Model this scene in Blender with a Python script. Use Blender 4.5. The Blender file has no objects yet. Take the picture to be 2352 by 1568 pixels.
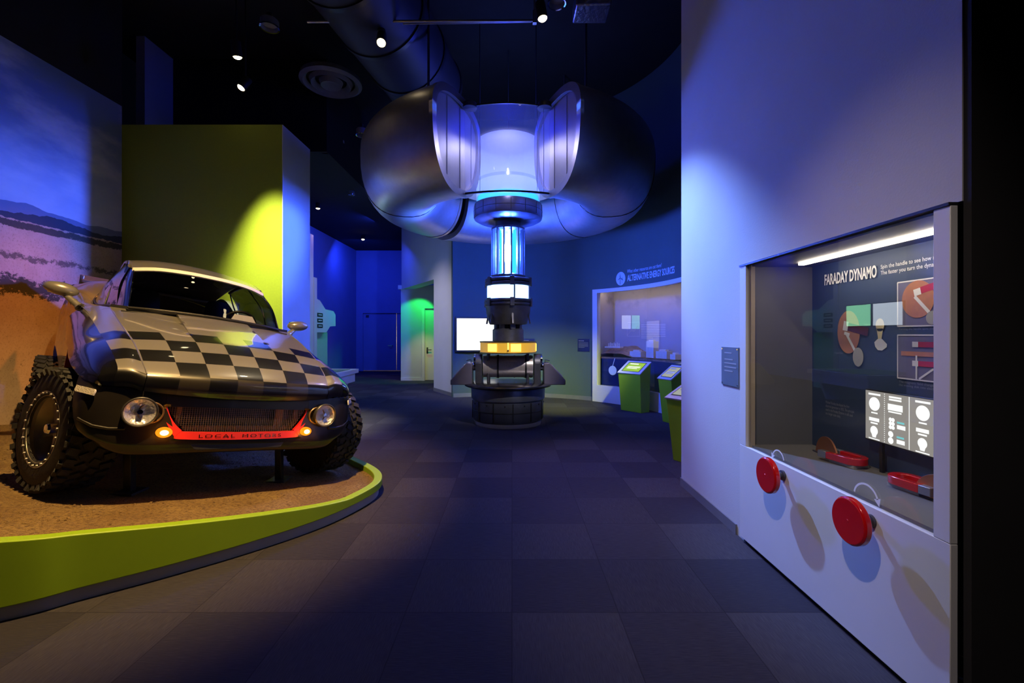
import bpy, bmesh, math, random
from mathutils import Vector, Matrix, noise
R = math.radians
C = bpy.context.scene.collection
scn = bpy.context.scene

# ------------------------------------------------------------------ camera, world, exposure, large lights
FPX, CX, CY, H = 1040.0, 1176.0, 768.0, 1.5
cam_d = bpy.data.cameras.new('camera'); cam = bpy.data.objects.new('camera', cam_d); C.objects.link(cam)
cam.location = (0, 0, H); cam.rotation_euler = (R(90), 0, 0)
cam_d.sensor_width = 36.0; cam_d.lens = 36.0 * FPX / 2352.0; cam_d.shift_y = -16.0 / 2352.0
cam_d.clip_start = 0.05; cam_d.clip_end = 100
scn.camera = cam
wd = bpy.data.worlds.new('world'); scn.world = wd; wd.use_nodes = True
wd.node_tree.nodes['Background'].inputs[0].default_value = (0.10, 0.14, 0.45, 1)
wd.node_tree.nodes['Background'].inputs[1].default_value = 0.004
scn.view_settings.view_transform = 'Standard'; scn.view_settings.look = 'None'
scn.view_settings.exposure = 0.0; scn.view_settings.gamma = 1.0; scn.view_settings.use_curve_mapping = False

def aim_rot(p, t):
    return (Vector(t) - Vector(p)).to_track_quat('-Z', 'Y').to_euler()
def spot(name, p, t, power, col, angle=50, blend=0.6, radius=0.05):
    d = bpy.data.lights.new(name, 'SPOT'); d.energy = power; d.color = col
    d.spot_size = R(angle); d.spot_blend = blend; d.shadow_soft_size = radius
    o = bpy.data.objects.new(name, d); C.objects.link(o); o.location = p; o.rotation_euler = aim_rot(p, t)
    return o
def point(name, p, power, col, radius=0.08):
    d = bpy.data.lights.new(name, 'POINT'); d.energy = power; d.color = col; d.shadow_soft_size = radius
    o = bpy.data.objects.new(name, d); C.objects.link(o); o.location = p
    return o
def area(name, p, t, power, col, sx, sy):
    d = bpy.data.lights.new(name, 'AREA'); d.energy = power; d.color = col; d.shape = 'RECTANGLE'; d.size = sx; d.size_y = sy
    o = bpy.data.objects.new(name, d); C.objects.link(o); o.location = p; o.rotation_euler = aim_rot(p, t)
    return o
GX, GY = -0.067, 7.75                       # axis of the generator
WARM = (1.0, 0.62, 0.26)
# (name, position, aim, power, colour, cone, blend) of every ceiling spotlight that is lit
LAMPS = [
 ('car front',   (-1.25, 2.55, 5.2), (-3.2, 4.0, 0.6), 1500, (1.0, .62, .22), 66, .6),
 ('right wall',  (-0.80, 0.40, 5.0), (1.60, 2.9, 0.2), 400, (1.0, .84, .74), 40, 1.0),
 ('duct side',   (-1.65, 5.72, 5.2), (-1.2, 3.4, 1.4), 90, (1.0, .80, .50), 40, 1.0),
 ('green wall',  (-3.63, 5.98, 5.2), (-3.62, 6.95, 1.5), 3000, (1.0, .95, .48), 40, 1.0),
 ('mural',       (-4.02, 6.75, 5.2), (-6.0, 4.9, .6), 600, (1.0, .32, .05), 40, .9),
 ('floor',       (0.35, 5.26, 5.2), (1.2, 4.9, 0.0), 260, (1.0, .66, .45), 46, .9),
 ('hall near',   (-5.1, 11.9, 4.85), (-5.3, 12.2, 0), 60, WARM, 60, .8),
 ('hall far',    (-5.2, 15.8, 4.85), (-5.0, 15.0, 0), 60, WARM, 60, .8),
]
for nm, p, t, pw, col, an, bl in LAMPS:
    d = (Vector(t) - Vector(p)).normalized()
    spot('light ' + nm, Vector(p) + d * 0.13, t, pw, col, an, bl)
point('generator light ring', (GX, GY, 2.21), 650, (0.04, .115, 1.0), .33)
point('generator tubes', (GX, GY, 2.9), 2600, (0.035, .10, 1.0), .17)
point('generator tank', (GX, GY, 4.2), 22, (.70, .74, 1.0), .2)
point('tank blue fill', (GX, GY - .2, 4.9), 55, (.02, .04, 1.0), .15)  # blue fill added above the tank to colour the upper opening
spot('ring fill', (GX, GY - 1.28, 4.36), (GX, GY - 1.28, 3.4), 30, (.70, .66, 1.0), 168, .35, .06)  # added fill inside the opening for plates and tank; no fixture
point('ring blue fill', (GX, GY - 1.25, 4.58), 13, (.02, .03, 1.0), .10)  # second added fill, turns the upper plates and panel blue
spot('mural blue fill', (-.55, 7.68, 3.28), (-6.0, 5.6, 3.1), 1500, (.05, .13, 1.0), 52, .8, .12)  # added spot under the ring, boosts the generator's blue on the mural
spot('wall blue fill', (0.2, 5.9, 4.6), (1.69, 3.9, 1.9), 2000, (.22, .38, 1.0), 34, 1.0)  # added to brighten the far edge of the right wall; no fixture
spot('gallery foot fill', (2.62, 6.15, 3.2), (0.2, 10.9, -.35), 1700, (.90, 1.0, .12), 40, 1.0)  # hidden added spot, greens the foot of the curved wall
spot('pillar fill', (-4.6, 9.6, 4.7), (-1.8, 11.7, 1.3), 420, (.90, .82, 1.0), 50, .9)  # added to lift the pillar wall out of the blue; source unseen
spot('column fill', (1.15, 3.7, 4.6), (GX, GY, .75), 800, (.92, .84, .85), 20, .9)  # added to brighten the column's base and drum; source unseen
area('hall blue', (-3.9, 13.5, 4.7), (-6.3, 13.8, 1.6), 75, (0.02, .05, 1.0), .6, 1.2)
area('hall back blue', (-5.6, 16.0, 4.6), (-5.6, 18.6, 2.0), 40, (0.02, .06, 1.0), .6, .6)
spot('station white', (-3.3, 10.2, 4.8), (-5.2, 10.8, 2.0), 170, (.55, .65, 1.0), 75, .8)
spot('station green', (-4.1, 14.3, 3.2), (-5.2, 13.0, 1.6), 70, (0.03, 1.0, .25), 60, .8)
spot('alcove green', (-2.75, 14.05, 2.88), (-3.15, 14.75, 1.7), 75, (0.02, 1.0, .14), 84, .4)
spot('alcove warm', (-2.45, 13.2, 2.85), (-2.95, 14.75, .2), 130, (1.0, .66, .32), 44, .9)
point('room behind door', (-5.2, 19.4, 1.2), 60, (1.0, .7, .4), .2)

# ------------------------------------------------------------------ mesh helpers
def cr(pts, n):
    """Catmull-Rom through pts (tuples of any length), n steps per span"""
    P = [tuple(p) for p in pts]; k = len(P[0]); out = []
    if len(P) == 2:
        return [tuple(P[0][i] + (P[1][i] - P[0][i]) * s / n for i in range(k)) for s in range(n + 1)]
    Q = [tuple(2 * P[0][i] - P[1][i] for i in range(k))] + P + [tuple(2 * P[-1][i] - P[-2][i] for i in range(k))]
    for j in range(1, len(Q) - 2):
        a, b, c, d = Q[j - 1], Q[j], Q[j + 1], Q[j + 2]
        for s in range(n):
            t = s / n
            out.append(tuple(.5 * (2 * b[i] + (c[i] - a[i]) * t + (2 * a[i] - 5 * b[i] + 4 * c[i] - d[i]) * t * t + (3 * b[i] - a[i] - 3 * c[i] + d[i]) * t ** 3) for i in range(k)))
    out.append(P[-1]); return out

class MB:
    def __init__(s): s.v = []; s.f = []; s.uv = []; s.mi = []
    def add(s, vs, fs, mi=0, uvs=None):
        o = len(s.v); s.v += [Vector(v) for v in vs]
        for i, f in enumerate(fs):
            s.f.append([o + k for k in f]); s.mi.append(mi); s.uv.append(None if uvs is None else [uvs[k] for k in f])
        return s
    def box(s, c, d, rot=None, mi=0):
        x, y, z = d[0] / 2, d[1] / 2, d[2] / 2
        vs = [Vector((i * x, j * y, k * z)) for k in (-1, 1) for j in (-1, 1) for i in (-1, 1)]
        if rot is not None: vs = [rot @ v for v in vs]
        return s.add([v + Vector(c) for v in vs], [(0, 2, 3, 1), (4, 5, 7, 6), (0, 1, 5, 4), (2, 6, 7, 3), (0, 4, 6, 2), (1, 3, 7, 5)], mi)
    def span(s, a, b, mi=0):
        return s.box([(a[i] + b[i]) / 2 for i in range(3)], [abs(b[i] - a[i]) for i in range(3)], None, mi)
    def lathe(s, prof, n=48, c=(0, 0, 0), M=None, a0=0, a1=2 * math.pi, closed=False, mi=0):
        full = abs(a1 - a0 - 2 * math.pi) < 1e-6; m = n if full else n + 1; k = len(prof); vs = []
        for i in range(m):
            a = a0 + (a1 - a0) * i / n
            for r, z in prof:
                v = Vector((r * math.sin(a), -r * math.cos(a), z))
                if M is not None: v = M @ v
                vs.append(v + Vector(c))
        fs = []
        for i in range(n):
            j = (i + 1) % m
            for q in range(k if closed else k - 1):
                w = (q + 1) % k; fs.append((i * k + q, j * k + q, j * k + w, i * k + w))
        return s.add(vs, fs, mi)
    def cyl(s, p, q, r0, r1=None, n=24, mi=0):
        p, q = Vector(p), Vector(q); L = (q - p).length; r1 = r0 if r1 is None else r1
        M = (q - p).to_track_quat('Z', 'Y').to_matrix()
        return s.lathe([(0, 0), (r0, 0), (r1, L), (0, L)], n, p, M, mi=mi)
    def tube(s, path, r, n=8, mi=0):
        path = [Vector(p) for p in path]; vs = []; fs = []; up = None
        for i, p in enumerate(path):
            t = (path[min(i + 1, len(path) - 1)] - path[max(i - 1, 0)]).normalized()
            if up is None: up = t.orthogonal().normalized()
            up = (up - t * up.dot(t)).normalized(); w = t.cross(up)
            vs += [p + (up * math.cos(2 * math.pi * k / n) + w * math.sin(2 * math.pi * k / n)) * r for k in range(n)]
        for i in range(len(path) - 1):
            for k in range(n): fs.append((i * n + k, i * n + (k + 1) % n, (i + 1) * n + (k + 1) % n, (i + 1) * n + k))
        fs += [tuple(range(n)), tuple(range((len(path) - 1) * n, len(path) * n))]
        return s.add(vs, fs, mi)
    def prism(s, poly, o, ux, uy, depth, mi=0):
        o, ux, uy = Vector(o), Vector(ux), Vector(uy); w = ux.cross(uy).normalized() * depth; n = len(poly)
        a = [o + ux * x + uy * y for x, y in poly]
        return s.add(a + [v + w for v in a], [tuple(range(n)), tuple(range(n, 2 * n))] + [(i, (i + 1) % n, n + (i + 1) % n, n + i) for i in range(n)], mi)
    def strip(s, a, b, thick, mi=0):
        """plate between two polylines a, b with a thickness vector per point"""
        n = len(a); a = [Vector(p) for p in a]; b = [Vector(p) for p in b]; t = [Vector(x) for x in thick]
        vs = a + b + [a[i] + t[i] for i in range(n)] + [b[i] + t[i] for i in range(n)]; fs = []
        for i in range(n - 1):
            fs += [(i, i + 1, n + i + 1, n + i), (2 * n + i, 3 * n + i, 3 * n + i + 1, 2 * n + i + 1), (i, 2 * n + i, 2 * n + i + 1, i + 1), (n + i, n + i + 1, 3 * n + i + 1, 3 * n + i)]
        fs += [(0, n, 3 * n, 2 * n), (n - 1, 3 * n - 1, 4 * n - 1, 2 * n - 1)]
        return s.add(vs, fs, mi)
    def grid(s, ctrl, nu=6, nv=6, uv=None, flip=1, mi=0):
        """smooth patch through a grid of control points; uv = same grid of (u, v)"""
        if uv is None: uv = [[(0, 0)] * len(ctrl[0]) for _ in ctrl]
        G = [[tuple(p) + tuple(q) for p, q in zip(a, b)] for a, b in zip(ctrl, uv)]
        rows = [cr(r, nu) for r in G]; cols = [cr([r[j] for r in rows], nv) for j in range(len(rows[0]))]
        m, n = len(cols), len(cols[0])
        vs = [(cols[j][i][0] * flip, cols[j][i][1], cols[j][i][2]) for i in range(n) for j in range(m)]
        us = [(cols[j][i][3], cols[j][i][4]) for i in range(n) for j in range(m)]
        return s.add(vs, [(i * m + j, i * m + j + 1, (i + 1) * m + j + 1, (i + 1) * m + j) for i in range(n - 1) for j in range(m - 1)], mi, us)
    def build(s, name, mats, parent=None, smooth=35, bevel=0.0, local=False, origin=None, label=None):
        me = bpy.data.meshes.new(name)
        off = Vector((0, 0, 0))
        if parent is not None and not local:
            q = parent
            while q is not None: off += q.location; q = q.parent
        org = Vector(origin) if origin is not None else off
        me.from_pydata([tuple(v - org) for v in s.v], [], s.f)
        if any(u is not None for u in s.uv):
            L = me.uv_layers.new(name='UVMap'); k = 0
            for u, f in zip(s.uv, s.f):
                for q in range(len(f)):
                    L.data[k].uv = (0, 0) if u is None else u[q]; k += 1
        mats = mats if isinstance(mats, (list, tuple)) else [mats]
        for m in mats: me.materials.append(m)
        for p, i in zip(me.polygons, s.mi): p.material_index = i
        bm = bmesh.new(); bm.from_mesh(me); bmesh.ops.remove_doubles(bm, verts=bm.verts, dist=1e-5)
        bmesh.ops.recalc_face_normals(bm, faces=bm.faces); bm.to_mesh(me); bm.free()
        if smooth: me.shade_smooth(); me.set_sharp_from_angle(angle=R(smooth))
        else: me.shade_flat()
        o = bpy.data.objects.new(name, me); C.objects.link(o)
        if parent is not None:
            o.parent = parent; o.location = org - off
        elif origin is not None: o.location = org
        if bevel:
            b = o.modifiers.new('bevel', 'BEVEL'); b.width = bevel; b.segments = 2; b.limit_method = 'ANGLE'; b.angle_limit = R(40)
        if label: o['label'] = label
        return o

def thing(name, label, cat, loc=(0, 0, 0), group=None):
    o = bpy.data.objects.new(name, None); C.objects.link(o); o.location = loc; o.empty_display_size = .1
    o['label'] = label; o['category'] = cat
    if group: o['group'] = group
    return o
def tag(o, label, cat, group=None, kind=None):
    o['label'] = label; o['category'] = cat
    if group: o['group'] = group
    if kind: o['kind'] = kind
    return o
def struct(o, label=None):
    o['kind'] = 'structure'
    if label: o['label'] = label
    return o

def text_raw(body, bold=0.0, spacing=1.0, line=1.0):
    cu = bpy.data.curves.new('text', 'FONT'); cu.body = body; cu.size = 1.0; cu.offset = bold; cu.space_character = spacing; cu.space_line = line
    cu.resolution_u = 3
    o = bpy.data.objects.new('text', cu); C.objects.link(o); bpy.context.view_layer.update()
    me = bpy.data.meshes.new_from_object(o.evaluated_get(bpy.context.evaluated_depsgraph_get()))
    vs = [v.co.copy() for v in me.vertices]; fs = [tuple(p.vertices) for p in me.polygons]
    bpy.data.objects.remove(o); bpy.data.curves.remove(cu); bpy.data.meshes.remove(me)
    x0 = min(v.x for v in vs); x1 = max(v.x for v in vs); y0 = min(v.y for v in vs); y1 = max(v.y for v in vs)
    return [((v.x - x0) / (x1 - x0), (v.y - y0) / (y1 - y0)) for v in vs], fs
def text_on(name, body, w, h, fn, mat, parent, bold=0.0, spacing=1.0, local=False, line=1.0):
    """lettering fitted to w x h; fn maps (x, y) to a point"""
    vs, fs = text_raw(body, bold, spacing, line); mb = MB(); mb.add([fn(x * w, y * h) for x, y in vs], fs)
    return mb.build(name, mat, parent, smooth=0, local=local)
def flat(o, ux, uy):
    o, ux, uy = Vector(o), Vector(ux), Vector(uy)
    return lambda x, y: o + ux * x + uy * y

# ------------------------------------------------------------------ materials
def lnk(nt, a, b): nt.links.new(a, b)
def mat(name, col, rough=.5, metal=0.0, spec=.5, coat=0.0, var=0.0, scale=8.0, bump=0.0, bscale=60.0, emit=None, estr=0.0, trans=0.0, alpha=1.0, aniso=0.0):
    m = bpy.data.materials.new(name); m.use_nodes = True; nt = m.node_tree; b = nt.nodes['Principled BSDF']
    b.inputs['Base Color'].default_value = (*col, 1); b.inputs['Roughness'].default_value = rough; b.inputs['Metallic'].default_value = metal
    b.inputs['Specular IOR Level'].default_value = spec; b.inputs['Coat Weight'].default_value = coat; b.inputs['Coat Roughness'].default_value = .04
    b.inputs['Transmission Weight'].default_value = trans; b.inputs['Alpha'].default_value = alpha; b.inputs['Anisotropic'].default_value = aniso
    if emit: b.inputs['Emission Color'].default_value = (*emit, 1); b.inputs['Emission Strength'].default_value = estr
    tc = nt.nodes.new('ShaderNodeTexCoord')
    if var:
        n = nt.nodes.new('ShaderNodeTexNoise'); n.inputs['Scale'].default_value = scale; n.inputs['Detail'].default_value = 5
        lnk(nt, tc.outputs['Object'], n.inputs['Vector'])
        r = nt.nodes.new('ShaderNodeMapRange'); r.inputs['From Min'].default_value = .3; r.inputs['From Max'].default_value = .7
        r.inputs['To Min'].default_value = 1 - var; r.inputs['To Max'].default_value = 1 + var; lnk(nt, n.outputs['Fac'], r.inputs['Value'])
        v = nt.nodes.new('ShaderNodeVectorMath'); v.operation = 'SCALE'; v.inputs[0].default_value = col; lnk(nt, r.outputs[0], v.inputs['Scale'])
        lnk(nt, v.outputs[0], b.inputs['Base Color'])
    if bump:
        n2 = nt.nodes.new('ShaderNodeTexNoise'); n2.inputs['Scale'].default_value = bscale; n2.inputs['Detail'].default_value = 3
        lnk(nt, tc.outputs['Object'], n2.inputs['Vector']); bu = nt.nodes.new('ShaderNodeBump'); bu.inputs['Strength'].default_value = bump; bu.inputs['Distance'].default_value = .01
        lnk(nt, n2.outputs['Fac'], bu.inputs['Height']); lnk(nt, bu.outputs[0], b.inputs['Normal'])
    return m
def emis(name, col, s):
    m = bpy.data.materials.new(name); m.use_nodes = True; nt = m.node_tree; nt.nodes.clear()
    e = nt.nodes.new('ShaderNodeEmission'); e.inputs[0].default_value = (*col, 1); e.inputs[1].default_value = s
    o = nt.nodes.new('ShaderNodeOutputMaterial'); lnk(nt, e.outputs[0], o.inputs[0]); return m
def pane(name, tint=(1, 1, 1), refl=1.0, ior=1.5, rough=0.0):
    """thin sheet of glass: tinted see-through plus fresnel reflection"""
    m = bpy.data.materials.new(name); m.use_nodes = True; nt = m.node_tree; nt.nodes.clear()
    t = nt.nodes.new('ShaderNodeBsdfTransparent'); t.inputs[0].default_value = (*tint, 1)
    g = nt.nodes.new('ShaderNodeBsdfGlossy'); g.inputs['Roughness'].default_value = rough
    fr = nt.nodes.new('ShaderNodeFresnel'); ge = nt.nodes.new('ShaderNodeNewGeometry'); mi = nt.nodes.new('ShaderNodeMapRange')
    mi.inputs['To Min'].default_value = ior; mi.inputs['To Max'].default_value = 1 / ior; lnk(nt, ge.outputs['Backfacing'], mi.inputs['Value']); lnk(nt, mi.outputs[0], fr.inputs[0])   # same reflection on both faces of the sheet
    mu = nt.nodes.new('ShaderNodeMath'); mu.operation = 'MULTIPLY'; mu.inputs[1].default_value = refl; mu.use_clamp = True
    lnk(nt, fr.outputs[0], mu.inputs[0]); mx = nt.nodes.new('ShaderNodeMixShader'); lnk(nt, mu.outputs[0], mx.inputs[0])
    lnk(nt, t.outputs[0], mx.inputs[1]); lnk(nt, g.outputs[0], mx.inputs[2])
    o = nt.nodes.new('ShaderNodeOutputMaterial'); lnk(nt, mx.outputs[0], o.inputs[0]); return m
def math_n(nt, op, a, b=None, c=None, clamp=False):
    n = nt.nodes.new('ShaderNodeMath'); n.operation = op; n.use_clamp = clamp
    for i, x in enumerate((a, b, c)):
        if x is None: continue
        if isinstance(x, (int, float)): n.inputs[i].default_value = x
        else: lnk(nt, x, n.inputs[i])
    return n.outputs[0]
def mixc(nt, f, a, b):
    n = nt.nodes.new('ShaderNodeMix'); n.data_type = 'RGBA'
    for i, x in ((0, f), (6, a), (7, b)):
        if isinstance(x, (int, float)): n.inputs[i].default_value = x
        elif isinstance(x, tuple): n.inputs[i].default_value = (*x, 1)
        else: lnk(nt, x, n.inputs[i])
    return n.outputs[2]
def noise_n(nt, vec, scale, detail=4, rough=.55):
    n = nt.nodes.new('ShaderNodeTexNoise'); n.inputs['Scale'].default_value = scale; n.inputs['Detail'].default_value = detail; n.inputs['Roughness'].default_value = rough
    lnk(nt, vec, n.inputs['Vector']); return n.outputs['Fac']
def sstep(nt, x, a, b):
    n = nt.nodes.new('ShaderNodeMapRange'); n.interpolation_type = 'SMOOTHSTEP'
    lnk(nt, x, n.inputs['Value'])
    for k, v in (('From Min', a), ('From Max', b)):
        if isinstance(v, (int, float)): n.inputs[k].default_value = v
        else: lnk(nt, v, n.inputs[k])
    return n.outputs[0]
def sep(nt, v):
    n = nt.nodes.new('ShaderNodeSeparateXYZ'); lnk(nt, v, n.inputs[0]); return n.outputs
def comb(nt, x, y, z):
    n = nt.nodes.new('ShaderNodeCombineXYZ')
    for i, a in enumerate((x, y, z)):
        if isinstance(a, (int, float)): n.inputs[i].default_value = a
        else: lnk(nt, a, n.inputs[i])
    return n.outputs[0]

WHITE = mat('white_wall_paint', (.54, .54, .55), .75, var=.03, scale=2.0, bump=.08, bscale=90)
WHITE2 = mat('white_laminate', (.66, .65, .66), .45, var=.02, scale=3.0)
LIME = mat('lime_wall_paint', (.24, .31, .010), .75, var=.05, scale=40, bump=.15, bscale=180)
LIME_P = mat('lime_laminate', (.30, .50, .014), .45, var=.03, scale=5)
TEAL = mat('green_gallery_paint', (.070, .108, .105), .8, var=.03, scale=2, bump=.08, bscale=90)
BLUEW = mat('blue_hall_paint', (.25, .27, .5), .8, var=.04, scale=2)
BLACK = mat('black_ceiling_paint', (.005, .005, .006), .9, var=.3, scale=4)
BLACKW = mat('black_wall_paint', (.01, .009, .01), .9, var=.2, scale=3)
GREYBASE = mat('grey_baseboard', (.16, .16, .18), .5, var=.05, scale=6)
STEEL = mat('brushed_steel', (.38, .37, .39), .42, .85, var=.06, scale=9)
LINING = mat('satin_lining', (.42, .42, .45), .5, .3, var=.03)
DARKM = mat('dark_metal', (.085, .085, .095), .42, .6, var=.15, scale=12)
CHROME = mat('chrome', (.8, .8, .8), .07, 1.0, var=.03)
BLACKP = mat('black_plastic', (.012, .012, .013), .45, var=.2, scale=20)
RUBBER = mat('tyre_rubber', (.022, .021, .02), .75, var=.3, scale=25, bump=.3, bscale=120)
REDP = mat('red_lacquer', (.60, .004, .006), .16, 0, coat=1.0, var=.05, scale=6)
REDL = mat('red_satin_trim', (.62, .02, .02), .4, var=.05, scale=8)
SILVER = mat('silver_car_paint', (.27, .255, .235), .32, .45, coat=1.0, var=.03, scale=5)
GLOSSBK = mat('gloss_black_paint', (.006, .006, .008), .2, 0, coat=1.0, var=.1, scale=6)
SATINBK = mat('satin_black_plastic', (.016, .013, .011), .34, 0, coat=.3, var=.15, scale=10)
COPPER = mat('copper', (.62, .25, .12), .35, .9, var=.08, scale=10)
COPPERP = mat('copper_print', (.50, .20, .10), .5, var=.08, scale=30)
GLASS = pane('case_glass', (.97, .98, .98), 1.0, 1.5)
CLEAR = pane('clear_acrylic', (.93, .95, .98), 1.0, 1.45)
TINTG = pane('tinted_car_glass', (.62, .62, .64), 1.0, 1.5)
SIDEG = pane('dark_side_glass', (.10, .10, .12), 1.6, 1.6)
BULB = emis('warm_lamp', (1.0, .78, .42), 14)
TVW = emis('white_screen', (1.0, 1.0, 1.0), 1.3)
LED = emis('led_strip', (1.0, .86, .68), 22)
TUBEW = emis('glowing_tube', (.55, 1.15, 4.0), 2.6)
TUBEC = emis('glowing_cyan_tube', (.04, .62, 2.4), 1.4)
RINGE = emis('glowing_ring', (.75, 1.5, 4.0), 2.2)
CYANE = emis('glowing_tank_floor', (.03, .75, 2.2), 1.5)
AMBER = mat('amber_ring', (.55, .30, .02), .3, emit=(1.0, .55, .06), estr=.45, var=.05)
AMBERL = emis('amber_lamp_core', (1.0, .62, .08), 3.0)
SIGNAL = emis('amber_signal', (1.0, .24, .008), 1.6); SIGCORE = emis('amber_bulb', (1.0, .62, .16), 6.0)
PRINTW = mat('white_print', (.75, .75, .75), .6, var=.02)
PRINTG = mat('grey_print', (.30, .31, .34), .6, var=.02)

def carpet_mat():
    m = mat('carpet_tiles', (.03, .03, .04), .95); nt = m.node_tree; b = nt.nodes['Principled BSDF']; b.inputs['Specular IOR Level'].default_value = .1
    tc = nt.nodes.new('ShaderNodeTexCoord'); X, Y, Z = sep(nt, tc.outputs['Object'])
    T = .575
    fx = math_n(nt, 'DIVIDE', math_n(nt, 'ADD', X, 20 * T + .0), T); fy = math_n(nt, 'DIVIDE', math_n(nt, 'ADD', Y, 20 * T - 2.445 % T), T)
    ix, iy = math_n(nt, 'FLOOR', fx), math_n(nt, 'FLOOR', fy)
    wn = nt.nodes.new('ShaderNodeTexWhiteNoise'); wn.noise_dimensions = '2D'; lnk(nt, comb(nt, ix, iy, 0), wn.inputs['Vector'])
    par = math_n(nt, 'MODULO', math_n(nt, 'ADD', ix, iy), 2)
    # ribs run across or along in alternate tiles
    a = noise_n(nt, comb(nt, math_n(nt, 'MULTIPLY', X, 260), math_n(nt, 'MULTIPLY', Y, 14), 0), 1.0, 3)
    c = noise_n(nt, comb(nt, math_n(nt, 'MULTIPLY', X, 14), math_n(nt, 'MULTIPLY', Y, 260), 0), 1.0, 3)
    rib = math_n(nt, 'ADD', math_n(nt, 'MULTIPLY', a, par), math_n(nt, 'MULTIPLY', c, math_n(nt, 'SUBTRACT', 1, par)))
    val = math_n(nt, 'ADD', math_n(nt, 'MULTIPLY', wn.outputs['Value'], .35), math_n(nt, 'MULTIPLY', par, .15))
    val = math_n(nt, 'ADD', val, math_n(nt, 'MULTIPLY', math_n(nt, 'SUBTRACT', rib, .5), 1.3), clamp=True)
    ex = math_n(nt, 'ABSOLUTE', math_n(nt, 'SUBTRACT', math_n(nt, 'FRACT', fx), .5)); ey = math_n(nt, 'ABSOLUTE', math_n(nt, 'SUBTRACT', math_n(nt, 'FRACT', fy), .5))
    seam = math_n(nt, 'GREATER_THAN', math_n(nt, 'MAXIMUM', ex, ey), .495)
    col = mixc(nt, val, (.035, .033, .044), (.084, .078, .084))
    col = mixc(nt, math_n(nt, 'MULTIPLY', seam, .5), col, (.012, .01, .016))
    lnk(nt, col, b.inputs['Base Color'])
    bu = nt.nodes.new('ShaderNodeBump'); bu.inputs['Strength'].default_value = .5; bu.inputs['Distance'].default_value = .004
    lnk(nt, rib, bu.inputs['Height']); lnk(nt, bu.outputs[0], b.inputs['Normal'])
    return m
def gravel_mat():
    m = mat('desert_gravel', (.4, .27, .14), .95); nt = m.node_tree; b = nt.nodes['Principled BSDF']; b.inputs['Specular IOR Level'].default_value = .15
    tc = nt.nodes.new('ShaderNodeTexCoord'); v = tc.outputs['Object']
    n1 = noise_n(nt, v, 3, 5); n2 = noise_n(nt, v, 55, 4, .7); n3 = noise_n(nt, v, 110, 2)
    c = mixc(nt, sstep(nt, n1, .3, .7), (.40, .25, .10), (.55, .37, .15)); c = mixc(nt, sstep(nt, n2, .42, .66), c, (.23, .14, .07)); c = mixc(nt, math_n(nt, 'MULTIPLY', sstep(nt, n3, .6, .75), .6), c, (.7, .55, .38))
    lnk(nt, c, b.inputs['Base Color'])
    bu = nt.nodes.new('ShaderNodeBump'); bu.inputs['Strength'].default_value = 1.0; bu.inputs['Distance'].default_value = .035
    lnk(nt, math_n(nt, 'ADD', n2, math_n(nt, 'MULTIPLY', n3, .6)), bu.inputs['Height']); lnk(nt, bu.outputs[0], b.inputs['Normal'])
    return m
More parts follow.
